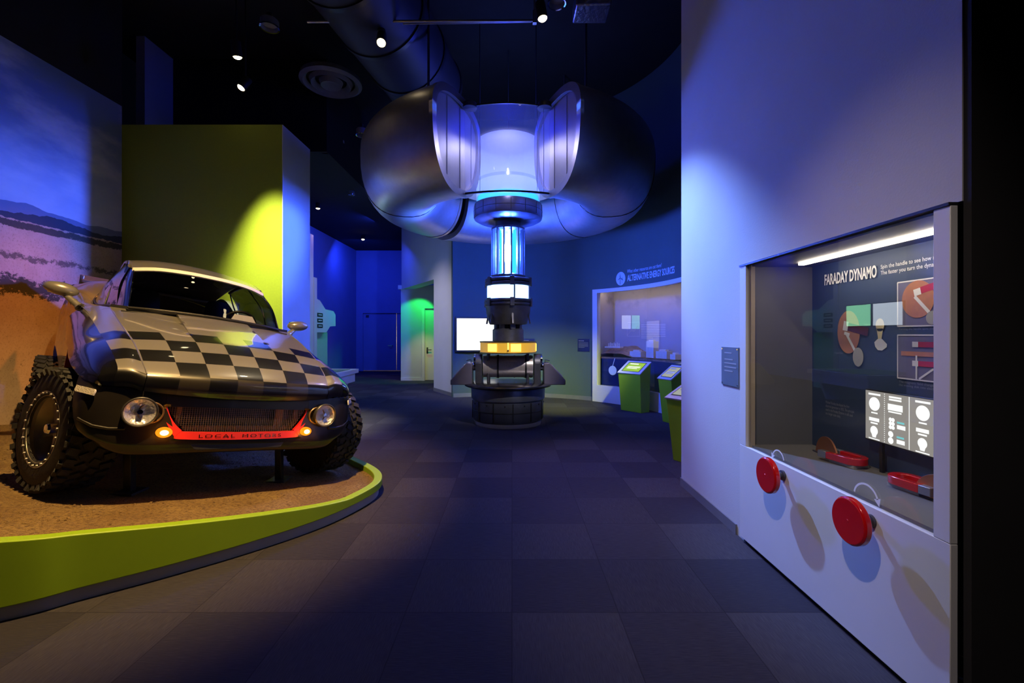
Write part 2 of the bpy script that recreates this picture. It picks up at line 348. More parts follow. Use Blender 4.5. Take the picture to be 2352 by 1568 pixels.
def mural_mat():
    """printed desert photograph: sky, far hills, scrub and sand; Y runs along the wall, Z up"""
    m = mat('printed_desert_mural', (.4, .4, .4), .7); nt = m.node_tree; b = nt.nodes['Principled BSDF']; b.inputs['Specular IOR Level'].default_value = .2
    tc = nt.nodes.new('ShaderNodeTexCoord'); X, Y, Z = sep(nt, tc.outputs['Object'])
    v2 = comb(nt, 0, Y, Z); st = comb(nt, 0, math_n(nt, 'MULTIPLY', Y, .55), math_n(nt, 'MULTIPLY', Z, 1.7))
    sky = mixc(nt, sstep(nt, Z, 2.9, 4.6), (.44, .48, .56), (.14, .20, .36))
    cl = noise_n(nt, comb(nt, 3, math_n(nt, 'MULTIPLY', Y, .5), math_n(nt, 'MULTIPLY', Z, 1.2)), 1.4, 5)
    sky = mixc(nt, math_n(nt, 'MULTIPLY', sstep(nt, cl, .45, .7), .7), sky, (.62, .62, .62))
    hill = math_n(nt, 'ADD', 2.84, math_n(nt, 'MULTIPLY', noise_n(nt, comb(nt, 7, math_n(nt, 'MULTIPLY', Y, 1.6), 0), 1.0, 5), .30))
    far = math_n(nt, 'ADD', 2.93, math_n(nt, 'MULTIPLY', noise_n(nt, comb(nt, 1, math_n(nt, 'MULTIPLY', Y, 1.0), 0), 1.0, 4), .28))
    c = mixc(nt, math_n(nt, 'LESS_THAN', Z, far), sky, (.17, .20, .29))
    c = mixc(nt, math_n(nt, 'LESS_THAN', Z, hill), c, (.045, .055, .075))
    hor = math_n(nt, 'ADD', 2.86, math_n(nt, 'MULTIPLY', noise_n(nt, v2, 9, 4), .06))
    sand = mixc(nt, noise_n(nt, v2, 3.5, 7, .7), (.36, .24, .15), (.60, .45, .33))
    grain = noise_n(nt, v2, 45, 6, .8); sand = mixc(nt, sstep(nt, grain, .52, .72), sand, (.17, .10, .06))
    c = mixc(nt, math_n(nt, 'LESS_THAN', Z, hor), c, sand)
    def band(z, w, thr, sc, amt, soft=.05):
        nonlocal c
        n = noise_n(nt, comb(nt, z, math_n(nt, 'MULTIPLY', Y, .8), math_n(nt, 'MULTIPLY', Z, 1.2)), sc, 9, .78)
        wob = math_n(nt, 'MULTIPLY', math_n(nt, 'SUBTRACT', noise_n(nt, comb(nt, z, Y, 0), 1.6, 3), .5), w * 1.2)
        d = math_n(nt, 'ABSOLUTE', math_n(nt, 'SUBTRACT', math_n(nt, 'ADD', Z, wob), z)); fall = math_n(nt, 'SUBTRACT', 1, math_n(nt, 'DIVIDE', d, w), clamp=True)
        k = sstep(nt, math_n(nt, 'MULTIPLY', n, math_n(nt, 'POWER', fall, .45)), thr, thr + soft)
        c = mixc(nt, math_n(nt, 'MULTIPLY', k, amt), c, (.024, .030, .022))
    band(2.83, .07, .30, 14, .9); band(2.44, .12, .42, 10, .75); band(2.06, .24, .36, 11, .93); band(1.25, .55, .56, 13, .7)
    lnk(nt, c, b.inputs['Base Color']); return m
def checker_mat():
    m = mat('checkered_hood_paint', (.5, .5, .5), .3, coat=1.0); nt = m.node_tree; b = nt.nodes['Principled BSDF']
    uv = nt.nodes.new('ShaderNodeUVMap'); uv.uv_map = 'UVMap'; U, V, _ = sep(nt, uv.outputs[0])
    par = math_n(nt, 'MODULO', math_n(nt, 'ADD', math_n(nt, 'FLOOR', U), math_n(nt, 'FLOOR', math_n(nt, 'ADD', V, 10))), 2)   # 1 = silver
    on = math_n(nt, 'GREATER_THAN', V, 0.0); low = math_n(nt, 'GREATER_THAN', V, 4.0)
    sil = math_n(nt, 'SUBTRACT', 1, math_n(nt, 'MULTIPLY', on, math_n(nt, 'SUBTRACT', 1, par)))
    c = mixc(nt, sil, (.006, .006, .007), mixc(nt, low, (.25, .237, .22), (.034, .029, .024)))
    lnk(nt, c, b.inputs['Base Color'])
    lnk(nt, math_n(nt, 'MULTIPLY', math_n(nt, 'MULTIPLY', sil, math_n(nt, 'SUBTRACT', 1, low)), .35), b.inputs['Metallic'])
    return m
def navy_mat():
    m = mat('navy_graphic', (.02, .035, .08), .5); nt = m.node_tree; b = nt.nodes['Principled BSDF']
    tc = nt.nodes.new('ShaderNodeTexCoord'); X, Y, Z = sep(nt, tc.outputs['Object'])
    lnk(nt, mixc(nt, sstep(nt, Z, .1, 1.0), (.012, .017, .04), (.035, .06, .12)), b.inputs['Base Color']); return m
def diorama_sky():
    m = mat('diorama_sky_print', (.5, .5, .6), .7); nt = m.node_tree; b = nt.nodes['Principled BSDF']
    tc = nt.nodes.new('ShaderNodeTexCoord'); X, Y, Z = sep(nt, tc.outputs['Object'])
    cl = noise_n(nt, tc.outputs['Object'], 3.0, 5); zz = math_n(nt, 'ADD', Z, math_n(nt, 'MULTIPLY', math_n(nt, 'SUBTRACT', cl, .5), .5))
    c = mixc(nt, sstep(nt, zz, 1.5, 2.3), (.40, .42, .55), (.62, .54, .48)); lnk(nt, mixc(nt, math_n(nt, 'MULTIPLY', math_n(nt, 'MULTIPLY', sstep(nt, cl, .48, .72), sstep(nt, Z, 1.9, 2.4)), .75), c, (.30, .27, .26)), b.inputs['Base Color']); return m
CARPET, GRAVEL, MURAL, CHECK, NAVY, DSKY = carpet_mat(), gravel_mat(), mural_mat(), checker_mat(), navy_mat(), diorama_sky()

# ------------------------------------------------------------------ the room
CEIL = 6.7
XM = -6.0            # mural wall
YG = 6.95            # face of the green wall
XS = -3.52           # white end of the green wall
XR = 1.69            # right wall
YR = 4.52            # far end of the right wall
XH = -6.4            # hall wall
YB = 18.6            # end of the hall
CC = Vector((-0.280, 7.694)); CR = 3.317      # curved gallery wall
def arc(phi, z=0.0, r=CR): return Vector((CC.x + r * math.sin(phi), CC.y + r * math.cos(phi), z))
def arc_px(x, r=CR):
    """angle along the curved wall seen at image column x"""
    k = (x - CX) / FPX; a = k * k + 1; bq = -2 * (k * CC.x + CC.y); c = CC.length_squared - r * r
    t = (-bq + math.sqrt(bq * bq - 4 * a * c)) / (2 * a); return math.atan2(k * t - CC.x, t - CC.y)
def arcs(p0, p1, n): return [p0 + (p1 - p0) * i / n for i in range(n + 1)]

struct(MB().span((-7.2, -3, -.1), (4.6, 21, 0)).build('floor', CARPET))
struct(MB().span((-7.2, -3, CEIL), (4.6, 21, CEIL + .15)).build('ceiling', BLACK))
struct(MB().span((-6.6, 8.6, 4.95), (-3.6, YB + .1, 5.1)).span((-3.62, 8.6, 4.95), (-3.5, YB, CEIL)).span((-6.6, 8.55, 4.95), (-3.5, 8.65, CEIL)).build('ceiling', BLACK))
struct(MB().span((XM - .2, -3, 0), (XM, YG + .02, CEIL)).build('wall_left', BLACKW))
struct(MB().span((-7, -3, 0), (4.6, -2.85, CEIL)).build('wall_front', BLACKW))
struct(MB().span((XM - .2, YG, 0), (XS - .012, 7.89, 4.72)).build('wall_green', LIME))
struct(MB().span((XS - .012, YG + .003, 0), (XS, 7.89, 4.72)).build('trim_1', WHITE))
struct(MB().span((XH - .15, 7.89, 0), (XH, YB + .1, CEIL)).build('wall_hall', BLUEW))
# end of the hall with a door opening
dx0, dx1, dz = -6.12, -4.55, 2.38
struct(MB().span((XH, YB, 0), (dx0, YB + .15, CEIL)).span((dx1, YB, 0), (-2.0, YB + .15, CEIL)).span((dx0, YB, dz), (dx1, YB + .15, CEIL)).build('wall_back', BLUEW))
struct(MB().span((-6.6, YB + 1.6, 0), (-4, YB + 1.7, 3)).span((-6.6, YB + .15, 0), (-6.5, YB + 1.6, 3)).span((-4.1, YB + .15, 0), (-4, YB + 1.6, 3)).span((-6.6, YB + .15, 2.9), (-4, YB + 1.6, 3)).build('wall_behind', WHITE))
d1 = MB().span((dx0 - .01, YB + .04, .022), (-4.765, YB + .09, dz + .01)).build('door_1', BLUEW); struct(d1)
MB().cyl((-4.92, YB + .04, 1.05), (-4.92, YB - .03, 1.05), .02).box((-5.0, YB - .04, 1.05), (.18, .02, .03)).build('handle', CHROME, d1)
MB().box((-5.95, YB + .03, 2.25), (.12, .03, .1)).build('hinge', DARKM, d1)
d2 = MB().span((-4.745, YB + .04, .022), (dx1 + .01, YB + .09, dz + .01)).build('door_2', BLUEW); struct(d2)
struct(MB().span((dx0 - .05, YB - .02, 0), (dx0, YB, dz + .05)).span((dx1, YB - .02, 0), (dx1 + .05, YB, dz + .05)).span((dx0, YB - .02, dz), (dx1, YB, dz + .05)).build('trim_2', BLUEW))

# diagonal pillar wall with the alcove
P1, P3 = Vector((-3.58, 14.7)), Vector((-1.40, 10.87)); dv = (P3 - P1).normalized(); nv = Vector((dv.y, -dv.x)); Ld = (P3 - P1).length
def pil(s, d, z): q = P1 + dv * s - nv * d * -1 if False else P1 + dv * s + Vector((-nv.x, -nv.y)) * d; return (q.x, q.y, z)
def pil_box(mb, s0, s1, z0, z1, d0=0.0, d1=.35):
    ps = [pil(s, d, z) for z in (z0, z1) for s, d in ((s0, d0), (s1, d0), (s1, d1), (s0, d1))]
    return mb.add(ps, [(0, 1, 2, 3), (4, 5, 6, 7), (0, 1, 5, 4), (1, 2, 6, 5), (2, 3, 7, 6), (3, 0, 4, 7)])
if nv.y > 0: nv = -nv
sO = 3.02            # right edge of the alcove opening along the pillar wall
w = MB(); pil_box(w, sO, Ld, 0, CEIL); pil_box(w, -.02, sO, 2.97, CEIL)
struct(w.build('wall_pillar', WHITE))
struct(pil_box(MB(), sO, Ld + .01, 0, .09, -.012, .0).build('baseboard_pillar', GREYBASE))
struct(MB().span((-3.62, 14.75, 0), (-2.93, 14.9, 2.97)).span((-2.93, 14.75, 2.35), (-1.5, 14.9, 2.97)).span((-3.7, 14.70, 2.97), (-1.3, 15.6, 3.1)).span((-1.5, 12.4, 0), (-1.35, 15.6, 3.0)).build('wall_alcove', WHITE))
struct(MB().span((-3.62, 14.735, 0), (-2.93, 14.75, .1)).build('baseboard_alcove', WHITE2))
struct(MB().span((-2.93, 14.70, 0), (-2.84, 14.9, 2.35)).build('trim_3', WHITE2))
d3 = MB().span((-2.84, 14.82, .01), (-1.9, 14.87, 2.34)).build('door_3', WHITE2); struct(d3)
MB().cyl((-2.77, 14.82, 1.0), (-2.77, 14.75, 1.0), .018, n=12).box((-2.70, 14.745, 1.0), (.16, .02, .025)).box((-2.77, 14.815, .98), (.05, .012, .2)).build('handle', DARKM, d3)

# curved gallery wall with an opening for the energy case
ph0 = math.atan2(P3.x - CC.x, P3.y - CC.y) - .01; phA = arc_px(1369); phB = 1.76; phE = 2.05
ZB, ZT = .36, 2.45
w = MB()
def arc_slab(mb, a, b, z0, z1, r0, r1, n, mi=0):
    A = arcs(a, b, n)
    mb.strip([arc(p, z0, r0) for p in A], [arc(p, z1, r0) for p in A], [arc(p, 0, r1) - arc(p, 0, r0) for p in A], mi); return mb
arc_slab(w, ph0, phA, 0, CEIL, CR, CR + .15, 40); arc_slab(w, phB, phE, 0, CEIL, CR, CR + .15, 40)
arc_slab(w, phA, phB, ZT, CEIL, CR, CR + .15, 30); arc_slab(w, phA, phB, 0, ZB, CR, CR + .15, 30)
struct(w.build('wall_gallery', TEAL))
struct(arc_slab(arc_slab(MB(), ph0 + .005, phA, 0, .09, CR - .014, CR, 30), phB, phE, 0, .09, CR - .014, CR, 30).build('baseboard_gallery', GREYBASE))

# right wall: far piece, piece over the case, end piece, backing
CY0, CY1, CZ0, CZ1, CXB = 1.785, 3.215, .705, 1.99, 2.13
YN = 1.70
struct(MB().span((XR, CY1 + .06, 0), (2.25, YR, CEIL)).span((XR, YN, CZ1 + .012), (2.25, CY1 + .06, CEIL)).span((2.2, YN, 0), (2.3, CY1 + .1, CZ1 + .1)).build('wall_right', WHITE))
struct(MB().span((XR - .012, 3.40, 0), (XR, YR, .075)).build('baseboard_right', GREYBASE))
struct(MB().span((XR + .005, YN - .03, 0), (4.5, YN, CEIL)).span((4.5, -2.9, 0), (4.6, YN, CEIL)).build('wall_end', BLACKW))

# ------------------------------------------------------------------ desert mural
tag(MB().span((XM + .004, .2, 0), (XM + .014, YG - .003, 5.0)).build('desert_mural', MURAL), 'wall-sized photo mural of desert scrub, hills and sky behind the car', 'mural')

# ------------------------------------------------------------------ platform under the car
N_ = Vector((.67128, .72646, -.14713)).normalized(); U_ = (Vector((0, 0, 1)) - N_ * N_.z).normalized(); B_ = U_.cross(N_)
O_ = Vector((-2.193, 3.497, .265))
def plane_z(x, y): return O_.z - (U_.x * (x - O_.x) + U_.y * (y - O_.y)) / U_.z
edge_c = [(-5.99, .95), (-4.6, 1.45), (-3.5, 1.92), (-2.67, 2.36), (-2.42, 2.56), (-2.1, 2.82), (-1.75, 3.16), (-1.45, 3.55), (-1.27, 3.98), (-1.25, 4.28), (-1.40, 4.60), (-1.8, 5.05), (-2.6, 5.92), (-3.50, 6.90)]
edge = cr(edge_c, 8)
def rim_z(x, y): return max(.145, min(.60, plane_z(x, y) - .01))
def offs(path, d):
    out = []
    for i, p in enumerate(path):
        a, b = Vector(path[max(i - 1, 0)]), Vector(path[min(i + 1, len(path) - 1)]); t = (b - a).normalized(); out.append(Vector(p) + Vector((-t.y, t.x)) * d)
    return out
outer = offs(edge, -.02); inner = offs(edge, .055); kick = offs(edge, .012)
cur = thing('platform_curb', 'curved lime green curb with grey toe strip around the gravel display', 'platform', (-1.6, 3.3, 0))
up = lambda p, z: Vector((p[0], p[1], z))
mb = MB()
mb.strip([up(p, .08) for p in outer], [up(p, rim_z(*q)) for p, q in zip(outer, edge)], [up(b - a, 0) for a, b in zip(outer, inner)])
mb.build('rim', LIME_P, cur, bevel=.006)
MB().strip([up(p, 0) for p in kick], [up(p, .08) for p in kick], [up(b - a, 0) for a, b in zip(kick, inner)]).build('toe_strip', mat('grey_laminate', (.42, .42, .42), .5, var=.03), cur)
# gravel surface
from bisect import bisect_left
def inside(x, y):
    c = False; P = [(XM + .015, .9)] + [tuple(p) for p in inner] + [(XS, YG - .004), (XM + .015, YG - .004)]; n = len(P)
    for i in range(n):
        (x1, y1), (x2, y2) = P[i], P[(i + 1) % n]
        if (y1 > y) != (y2 > y) and x < (x2 - x1) * (y - y1) / (y2 - y1) + x1: c = not c
    return c
def ground(x, y): return max(.105, min(.62, plane_z(x, y))) - .012 + .018 * noise.noise(Vector((x * 2.2, y * 2.2, 0))) * (0.6)
rnd = random.Random(4)
mb = MB(); step = .06; idx = {}; nx, ny = int(4.9 / step), int(6.2 / step); vs = []; fs = []
Pin = [Vector(p) for p in inner]
def gpt(i, j):
    if (i, j) not in idx:
        x, y = XM + .014 + i * step, .85 + j * step
        idx[(i, j)] = len(vs); vs.append((x, y, ground(x, y) + .006 * noise.noise(Vector((x * 14, y * 14, 3)))))
    return idx[(i, j)]
for i in range(nx):
    for j in range(ny):
        x, y = XM + .014 + (i + .5) * step, .85 + (j + .5) * step
        if inside(x, y) and y < YG - .04: fs.append((gpt(i, j), gpt(i + 1, j), gpt(i + 1, j + 1), gpt(i, j + 1)))
# skirt of gravel up to the curb so that no gap shows
mb.add(vs, fs)
far = offs(edge, .26)
mb.add([up(p, ground(*q) ) for p, q in zip(offs(edge, .05), offs(edge, .05))] + [up(p, ground(*p) + .004) for p in far], [(i, i + 1, len(far) + i + 1, len(far) + i) for i in range(len(far) - 1)])
ico = [(0, 0, 1), (.894, 0, .447), (.276, .851, .447), (-.724, .526, .447), (-.724, -.526, .447), (.276, -.851, .447), (.724, .526, -.447), (-.276, .851, -.447), (-.894, 0, -.447), (-.276, -.851, -.447), (.724, -.526, -.447), (0, 0, -1)]
icf = [(0, 1, 2), (0, 2, 3), (0, 3, 4), (0, 4, 5), (0, 5, 1), (1, 6, 2), (2, 7, 3), (3, 8, 4), (4, 9, 5), (5, 10, 1), (2, 6, 7), (3, 7, 8), (4, 8, 9), (5, 9, 10), (1, 10, 6), (6, 11, 7), (7, 11, 8), (8, 11, 9), (9, 11, 10), (10, 11, 6)]
cnt = 0
while cnt < 5200:
    x = rnd.uniform(-5.9, -1.2); y = rnd.uniform(1.2, 6.6)
    if rnd.random() > 1.3 / (.3 + .3 * y) or not inside(x, y): continue
    lq = Vector((x, y, 0)) - O_; lx, ly = abs(lq.x * N_.x + lq.y * N_.y), lq.x * B_.x + lq.y * B_.y
    if .6 < lx < 1.3 and (.2 < ly < 1.0 or 2.9 < ly < 3.6): continue      # none under the tyres
    r = rnd.choice((.003, .004, .005, .006, .008, .010, .014)); z = ground(x, y)
    mb.add([(x + a * r * rnd.uniform(.7, 1.2), y + b * r * rnd.uniform(.7, 1.2), z + c * r * .7) for a, b, c in ico], icf); cnt += 1
tag(mb.build('gravel_bed', GRAVEL, smooth=0 or 60), 'tan desert gravel filling the curbed display under the car', 'gravel', kind='stuff')

# ------------------------------------------------------------------ the rally car (local axes: x across, y towards the tail, z up)
car = thing('rally_car', 'silver and black off-road coupe with a checkered hood and amber signals lit', 'car')
car.matrix_world = Matrix(((N_.x, B_.x, U_.x, O_.x), (N_.y, B_.y, U_.y, O_.y), (N_.z, B_.z, U_.z, O_.z), (0, 0, 0, 1)))
def cpart(mb, name, m, parent=None, smooth=50, **k): return mb.build(name, m, parent or car, smooth=smooth, local=True, **k)
V = [5, 4.5, 4, 3, 2, 1, 0, -1.2, -2.2]
Cc = [(0, -.09, .735), (0, -.12, .80), (0, -.10, .885), (0, .05, .985), (0, .21, 1.07), (0, .39, 1.15), (0, .6, 1.215), (0, .95, 1.325), (0, 1.22, 1.41)]
Rg = [(.64, -.06, .765), (.64, -.075, .82), (.635, -.05, .885), (.655, .07, .965), (.67, .22, 1.04), (.69, .39, 1.11), (.71, .58, 1.17), (.74, .95, 1.28), (.76, 1.36, 1.385)]
Ft = [(.79, -.02, .785), (.80, -.03, .83), (.79, -.02, .90), (.80, .09, .96), (.815, .25, 1.02), (.83, .48, 1.08), (.845, .74, 1.13), (.875, 1.15, 1.24), (.92, 1.75, 1.365)]
Gs = [(.85, .005, .775), (.87, .015, .79), (.90, .045, .80), (.945, .15, .825), (.98, .36, .87), (1.0, .6, .93), (1.0, .9, .99), (1.0, 1.3, 1.06), (.99, 1.8, 1.16)]
def lerp(a, b, t): return tuple(a[i] + (b[i] - a[i]) * t for i in range(3))
dip = [0, 0, 0, 0, 0, 0, .004, .022, .03]
mb = MB()
for f in (-1, 1):
    ctl, cuv, ct2, cu2, ct3, cu3 = [], [], [], [], [], []
    for i in range(9):
        c, r = Cc[i], Rg[i]
        q_ = lambda x: (x, c[1] + (r[1] - c[1]) * (x / r[0]) ** 2, c[2] + (r[2] - c[2]) * (x / r[0]) ** 2.1)
        a, b, mid = q_(.15), q_(.30), q_(.52)
        b2 = (.30, b[1], b[2] - dip[i]); mid = (mid[0], mid[1], mid[2] - dip[i] * .5)
        uu = lambda x: 3.5 + f * 3.5 * x / r[0]
        ctl.append([c, a, b]); cuv.append([(uu(p[0]), V[i]) for p in (c, a, b)])
        ct2.append([b2, mid, r]); cu2.append([(uu(p[0]) if p is not r else 3.5 + f * 3.4999, V[i]) for p in (b2, mid, r)])
        # fender crown outside the ridge, with a rolled edge
        e = lerp(r, Ft[i], .5); e = (e[0], e[1], e[2] + .012)
        ct3.append([(r[0] + .004, r[1], r[2] - .004), e, Ft[i]]); cu3.append([(.5, V[i])] * 3)
    mb.grid(ctl, 5, 5, cuv, f); mb.grid(ct2, 6, 5, cu2, f); mb.grid(ct3, 5, 5, cu3, f)
    for k in (6, 7):   # small step along the scoop crease
        p, q = ctl[k][2], ctl[k + 1][2]; p2, q2 = ct2[k][0], ct2[k + 1][0]
        mb.add([(v[0] * f, v[1], v[2]) for v in (p, q, q2, p2)], [(0, 1, 2, 3)], 0, [(.5, -1)] * 4)
    rp = cr(Rg, 5); mb.tube([(p[0] * f + .002 * f, p[1], p[2] - .004) for p in rp[10:]], .006, 6)
hood = cpart(mb, 'hood', CHECK)
cpart(MB().add([(x, 1.22 + .0 + .14 * (x / .76) ** 2, z) for z in (1.36, 1.41) for x in [-.76 + .076 * i for i in range(21)]], [(i, i + 1, 22 + i, 21 + i) for i in range(20)]), 'cowl', BLACKP)
for f in (-1, 1):
    ct = [[Ft[i], lerp(lerp(Ft[i], Gs[i], .5), (lerp(Ft[i], Gs[i], .5)[0] + .03, lerp(Ft[i], Gs[i], .5)[1], lerp(Ft[i], Gs[i], .5)[2] + .01), 1.0), Gs[i]] for i in range(9)]
    mb = MB().grid(ct, 6, 5, None, f)
    # arch return behind the panel edge
    mb.grid([[Gs[i], (Gs[i][0] - .02, Gs[i][1], Gs[i][2] - .03), (Gs[i][0] - .10, Gs[i][1] + .01, Gs[i][2] - .02)] for i in range(3, 9)], 3, 4, None, f)
    cpart(mb, 'front_fender', GLOSSBK, label='gloss black fender panel')
    # door and rear flank
    top = [(.92, 1.70, 1.365), (.93, 2.1, 1.395), (.95, 2.5, 1.46), (.97, 2.9, 1.56), (.96, 3.3, 1.66), (.90, 3.7, 1.74), (.82, 3.98, 1.74)]
    m1 = [(.975, 1.74, 1.17), (.945, 2.1, 1.17), (.945, 2.5, 1.22), (.965, 2.9, 1.32), (.965, 3.3, 1.38), (.98, 3.7, 1.40), (.86, 3.99, 1.40)]
    m2 = [(.95, 1.5, .9), (.93, 2.1, .9), (.94, 2.5, .92), (.97, 2.85, 1.03), (.985, 3.3, 1.10), (.96, 3.7, 1.02), (.86, 3.98, .95)]
    bt = [(.92, 1.25, .48), (.89, 2.1, .46), (.89, 2.45, .47), (.95, 2.72, .80), (.985, 3.25, .98), (.95, 3.72, .78), (.84, 3.95, .62)]
    cpart(MB().grid([top, m1, m2, bt], 6, 6, None, f), 'body_side', SILVER)
    # red liner behind the front wheel
    cpart(MB().box((f * .80, 1.22, .74), (.36, .02, .62)), 'wheel_well_liner', mat('red_liner', (.5, .01, .03), .4, var=.05), label='red wheel well panel')
# front fascia, black, with the grille opening
fw = {0: .50, 1: .495, 2: .455, 3: .415, 4: .40}
rows = [
 [(0, -.045, .735), (.25, -.043, .738), (.50, -.035, .752), (.64, -.025, .765), (.79, -.005, .78), (.855, .015, .777), (.905, .06, .80), (.955, .18, .835)],
 [(0, -.055, .665), (.25, -.055, .665), (.50, -.05, .665), (.64, -.035, .665), (.79, -.015, .67), (.87, .01, .67), (.93, .06, .68), (.965, .16, .71)],
 [(0, -.075, .56), (.24, -.075, .56), (.455, -.07, .56), (.63, -.055, .56), (.78, -.025, .56), (.865, .005, .56), (.92, .045, .57), (.955, .11, .60)],
 [(0, -.09, .44), (.22, -.09, .44), (.415, -.085, .44), (.60, -.072, .44), (.735, -.04, .44), (.82, -.01, .445), (.885, .03, .465), (.925, .07, .50)],
 [(0, -.085, .395), (.22, -.085, .395), (.40, -.08, .395), (.58, -.068, .39), (.69, -.04, .385), (.77, -.01, .395), (.835, .03, .42), (.875, .07, .45)],
 [(0, -.05, .335), (.22, -.05, .335), (.38, -.045, .333), (.54, -.035, .330), (.64, -.02, .332), (.71, .0, .342), (.775, .04, .372), (.82, .08, .41)],
 [(0, .12, .33), (.22, .12, .33), (.38, .12, .33), (.54, .10, .33), (.60, .09, .335), (.65, .09, .345), (.70, .09, .37), (.74, .10, .41)]]
mb = MB()
for f in (-1, 1):
    mb.grid([r[:3] for r in rows[:2]], 6, 4, None, f); mb.grid([r[:3] for r in rows[3:]], 6, 4, None, f)
    mb.grid([r[2:] for r in rows], 4, 5, None, f)
    mb.strip([(f * x, y, z) for x, y, z in ((.50, -.048, .665), (.455, -.068, .56), (.415, -.083, .44))], [(f * x, y, z) for x, y, z in ((.50, .06, .665), (.455, .05, .56), (.415, .04, .44))], [(f * .006, 0, 0)] * 3)
mb.add([(x, y, z) for y, z in ((-.05, .665), (.06, .665)) for x in (-.5, .5)], [(0, 1, 3, 2)]); mb.add([(x, y, z) for y, z in ((-.085, .44), (.06, .44)) for x in (-.415, .415)], [(0, 1, 3, 2)])
# creases under the lamps
for f in (-1, 1):
    mb.tube([(f * x, y, z) for x, y, z in ((.70, -.055, .512), (.78, -.03, .510), (.86, .0, .525), (.93, .06, .565))], .010, 8)
fas = cpart(mb, 'front_fascia', SATINBK)
cpart(MB().prism([(-.30, -.016), (-.28, -.022), (.28, -.022), (.30, -.016), (.32, .012), (.31, .02), (-.31, .02), (-.32, .012)], (0, -.0835, .388), (1, 0, 0), (0, .3, 1), .006), 'lower_intake', BLACKP)  # flat black plate stands in for the dark inside a recessed slot
# grille: red U-shaped surround with lettering, wire mesh, dark box behind
outl = [(-.515, .672), (-.50, .60), (-.47, .53), (-.43, .465), (-.385, .443), (0, .437), (.385, .443), (.43, .465), (.47, .53), (.50, .60), (.515, .672)]
inl = [(-.492, .668), (-.465, .60), (-.43, .545), (-.39, .505), (-.36, .492), (0, .487), (.36, .492), (.39, .505), (.43, .545), (.465, .60), (.492, .668)]
def gy(x, z): return -.060 - (.665 - z) * .17 + .03 * (x / .5) ** 2
so, si = cr(outl, 4), cr(inl, 4)
sur = cpart(MB().strip([(x, gy(x, z) - .018, z) for x, z in so], [(x, gy(x, z) - .012, z) for x, z in si], [(0, .035, 0)] * len(so)), 'grille_surround', REDL, label='red grille surround')
for wd_, x0_, w_ in (('LOCAL', -.285, .232), ('MOTORS', -.002, .287)):
    text_on('lettering', wd_, w_, .024, lambda x, y: Vector((x + x0_, gy(x + x0_, .453 + y) - .0205, .453 + y)), GLOSSBK, sur, spacing=1.25, local=True)
mb = MB()
for i in range(66):
    x = -.49 + .98 * (i + .5) / 66; zb = .487 + max(0, abs(x) - .36) * 1.3
    mb.tube([(x, gy(x, .665) + .012, .667), (x, gy(x, zb) + .012, zb)], .0016, 4)
for k in range(13):
    z = .494 + k * .0137; w_ = .37 + (z - .49) * .70
    mb.tube([(-w_, gy(w_, z) + .012, z), (0, gy(0, z) + .012, z), (w_, gy(w_, z) + .012, z)], .0016, 4)
cpart(mb, 'grille_mesh', mat('bronze_mesh', (.28, .20, .14), .4, .8, var=.1))
mb = MB().span((-.48, .09, .42), (.48, .10, .69))
cpart(mb, 'radiator', DARKM)
mb = MB()
for x, w_ in ((-.40, .03), (.30, .06), (.435, .035)): mb.box((x, .045, .58), (w_, .02, .18))
mb.box((0, .03, .505), (.74, .03, .03))
cpart(mb, 'grille_frame', mat('tan_frame', (.42, .26, .14), .5, var=.1))
